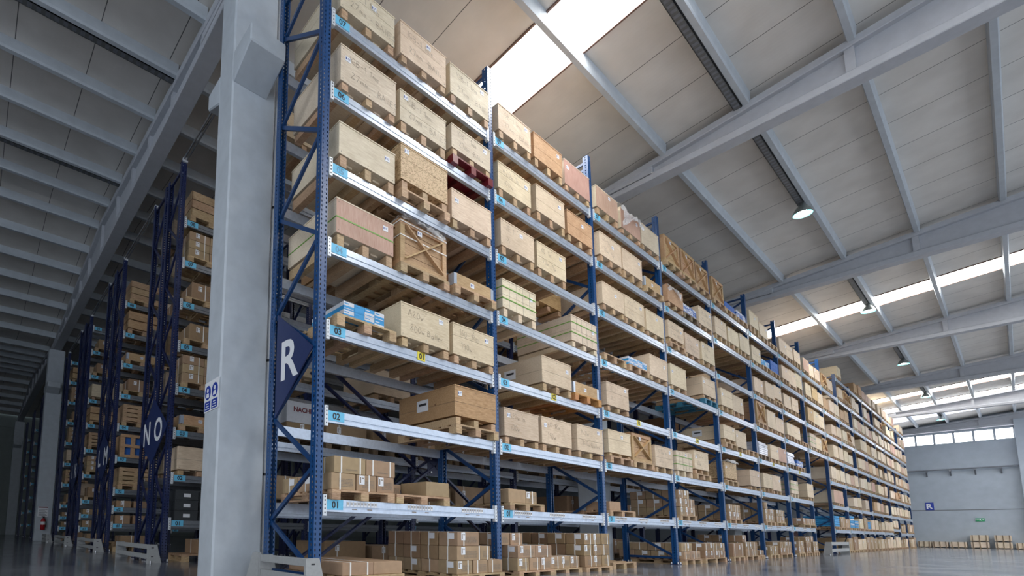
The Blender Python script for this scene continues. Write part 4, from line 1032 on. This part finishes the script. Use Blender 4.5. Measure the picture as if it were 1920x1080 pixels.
pallet(.3, 4.5, 0, 'pale pallet on the floor under rack O', 1.2, .8); carton(.6, 4.7, .127, .6, .6, .25, 'dark carton on the floor pallet under rack O', 'dark_card', straps=(.4,))

# ================================================================== LAMPS, WALL GOODS, SMALL THINGS
for k in range(6):
    x = COLX[0] + 8.45 * k + 4.22
    if k == 0: continue
    t = thing('pendant_lamp', 'bell-shaped warehouse lamp, %s from the camera along the roof' % ORD[k - 1], 'lamp', (x, -1.58, 8.20))
    pr = [(.03, .2), (.065, .19), (.07, .08), (.11, .05), (.155, -.02), (.178, -.09), (.185, -.12)]
    part('reflector', cached(('refl',), lambda: MB().lathe(pr).mesh('reflector', 'lamp', 0, True)), t)
    part('inner_reflector', cached(('refi',), lambda: MB().lathe([(.02, .03), (.1, .03), (.145, -.03), (.17, -.09), (.179, -.118)]).mesh('inner', 'lamp_in', 0, True)), t)
    part('bulb', cached(('bulb',), lambda: MB().lathe([(.001, -.115), (.05, -.11), (.085, -.075), (.07, -.02), (.03, .03)], n=16).mesh('bulb', 'bulb', 0, True)), t)
    part('hanger', cached(('hang',), lambda: MB().cyl((0, 0, .19), (0, 0, .34), .012, 8).box(-.05, .05, -.05, .05, .2, .27).mesh('hanger', 'black')), t)
# crates along the far wall
def wall_crate(y0, y1, z, h, label):
    t = thing('long_crate', label, 'crate', (49.4, 0, 0), 0, 'crates along the far wall')
    part('crate_body', MB().box(0, .8, y1, y0, z + .06, z + h).mesh('crate_body', 'grey_ply'), t)
    for f in (.12, .5, .88):
        y = y0 + (y1 - y0) * f; part('batten', MB().box(-.03, .0, y - .02, y + .02, z, z + h + .01).box(0, .8, y - .035, y + .035, z, z + .06).mesh('batten', 'dark_pallet'), t)
for k, (a, c) in enumerate(((.27, -.33), (-.38, -1.06), (-1.14, -1.85))): wall_crate(a, c, 0, .40, 'low pale crate by the far wall, %s from the front rack' % ORD[k])
for k, (a, c) in enumerate(((-2.02, -2.75), (-2.98, -3.64))):
    for q in range(2): wall_crate(a, c, .44 * q, .42, '%s crate of the %s double stack by the far wall' % (['lower', 'upper'][q], ['left', 'right'][k]))
for k, (a, c) in enumerate(((-3.77, -4.26),)): wall_crate(a, c, 0, .39, 'low crate just right of the double stacks by the far wall')
# safety signs on the near column
t = thing('safety_sign', 'blue and white safety sign plate on the near column', 'sign', (-.522, 1.47, 2.09))
b = MB().box(-.006, 0, -.2, .22, -.17, .19); part('sign_plate', b.mesh('plate', 'sign_white'), t)
for y in (.115, -.09):
    part('pictogram_disc', MB().cyl((-.006, y, .06), (-.009, y, .06), .085, 24).mesh('disc', 'royal'), t)
    part('pictogram', MB().cyl((-.009, y, .085), (-.011, y, .085), .026, 12).prism([(y - .045, .0), (y + .045, .0), (y + .03, .05), (y - .03, .05)], 'x', -.011, -.009).mesh('figure', 'sign_white'), t)
    b = MB().box(-.008, -.006, y - .085, y + .085, -.155, -.045); part('caption_panel', b.mesh('panel', 'royal'), t)
    b = MB()
    for k in range(3): b.box(-.010, -.008, y - .06 + .01 * k, y + .06 - .015 * k, -.14 + .03 * k, -.13 + .03 * k)
    part('caption_lines', b.mesh('lines', 'sign_white'), t)
# extinguisher and notice on the far left column
t = thing('fire_extinguisher', 'red fire extinguisher hanging on the far left column', 'fire extinguisher', (-.25, 19.165, .45))
part('cylinder', MB().lathe([(.001, 0), (.07, .0), (.085, .02), (.085, .36), (.06, .43), (.03, .46), (.001, .46)], n=20).mesh('cyl', 'extinguisher', 0, True), t)
part('valve', MB().cyl((0, 0, .46), (0, 0, .52), .02, 10).box(-.06, .05, -.015, .015, .5, .53).mesh('valve', 'black'), t)
part('hose', MB().cyl((.04, -.02, .5), (.1, -.02, .3), .012, 8).cyl((.1, -.02, .3), (.1, -.02, .1), .012, 8).mesh('hose', 'black'), t)
part('paper_label', MB().cyl((0, 0, .2), (0, 0, .32), .087, 20).mesh('lab', 'paper'), t)
part('wall_bracket', MB().box(-.03, .03, .05, .1, .3, .45).mesh('brk', 'guard'), t)
t = thing('notice', 'white notice with red heading above the fire extinguisher', 'sign', (-.27, 19.268, 1.17))
part('sheet', MB().box(-.18, .18, -.006, 0, -.2, .2).mesh('sheet', 'paper'), t); part('heading', MB().box(-.17, .17, -.008, -.006, .15, .19).mesh('head', 'red'), t)
b = MB()
for k in range(7): b.box(-.15, .15 - .04 * (k % 3), -.008, -.006, -.16 + .04 * k, -.148 + .04 * k)
part('text_lines', b.mesh('lines', 'ink'), t)
# downpipe by the near column
t = thing('downpipe', 'white downpipe running up behind the near column', 'pipe', (.135, 1.34, 0))
part('pipe_run', MB().cyl((0, 0, 0), (0, 0, 7.9), .04, 14).mesh('pipe', 'pipe', 0, True), t)
for z in (1.2, 2.6, 4.6, 6.6): part('pipe_clip', MB().cyl((0, 0, z), (0, 0, z + .03), .046, 14).box(-.062, 0, .0, .05, z, z + .03).mesh('clip', 'black'), t)

# ================================================================== CAMERA, LIGHT
M = [[.7994, -.6007, .0137], [0, 0, 0], [0, 0, 0]]
def cam_axes(yaw, pitch, roll):
    cy, sy, cp, sp = math.cos(yaw), math.sin(yaw), math.cos(pitch), math.sin(pitch)
    f = Vector((cy * cp, sy * cp, sp)); r = Vector((sy, -cy, 0)); u = r.cross(f)
    cr, sr = math.cos(roll), math.sin(roll)
    return r * cr + u * sr, u * cr - r * sr, f
r_, u_, f_ = cam_axes(math.radians(53.297), math.radians(6.64), math.radians(.788))
cam = bpy.data.cameras.new('camera'); co = bpy.data.objects.new('camera', cam); C.objects.link(co)
m = Matrix.Identity(4)
for k in range(3): m[k][0], m[k][1], m[k][2] = r_[k], u_[k], -f_[k]
m.translation = Vector((-2.688, -4.011, .556)); co.matrix_world = m
cam.sensor_width = 36; cam.lens = 942.7 * 36 / 1920; cam.shift_x = (960 - 644.8) / 1920; cam.shift_y = (886.2 - 540) / 1920; cam.clip_end = 300; cam.clip_start = .05
SC.camera = co
w = bpy.data.worlds.new('world'); SC.world = w; w.use_nodes = True
bg = w.node_tree.nodes['Background']; bg.inputs[0].default_value = (.80, .885, 1, 1); bg.inputs[1].default_value = 1.0
SC.view_settings.view_transform = 'Standard'; SC.view_settings.look = 'None'; SC.view_settings.gamma = 1; SC.view_settings.exposure = .68
SC.cycles.use_denoising = True
SC.cycles.max_bounces = 6; SC.cycles.diffuse_bounces = 4; SC.cycles.transparent_max_bounces = 12
SC.cycles.sample_clamp_indirect = 8
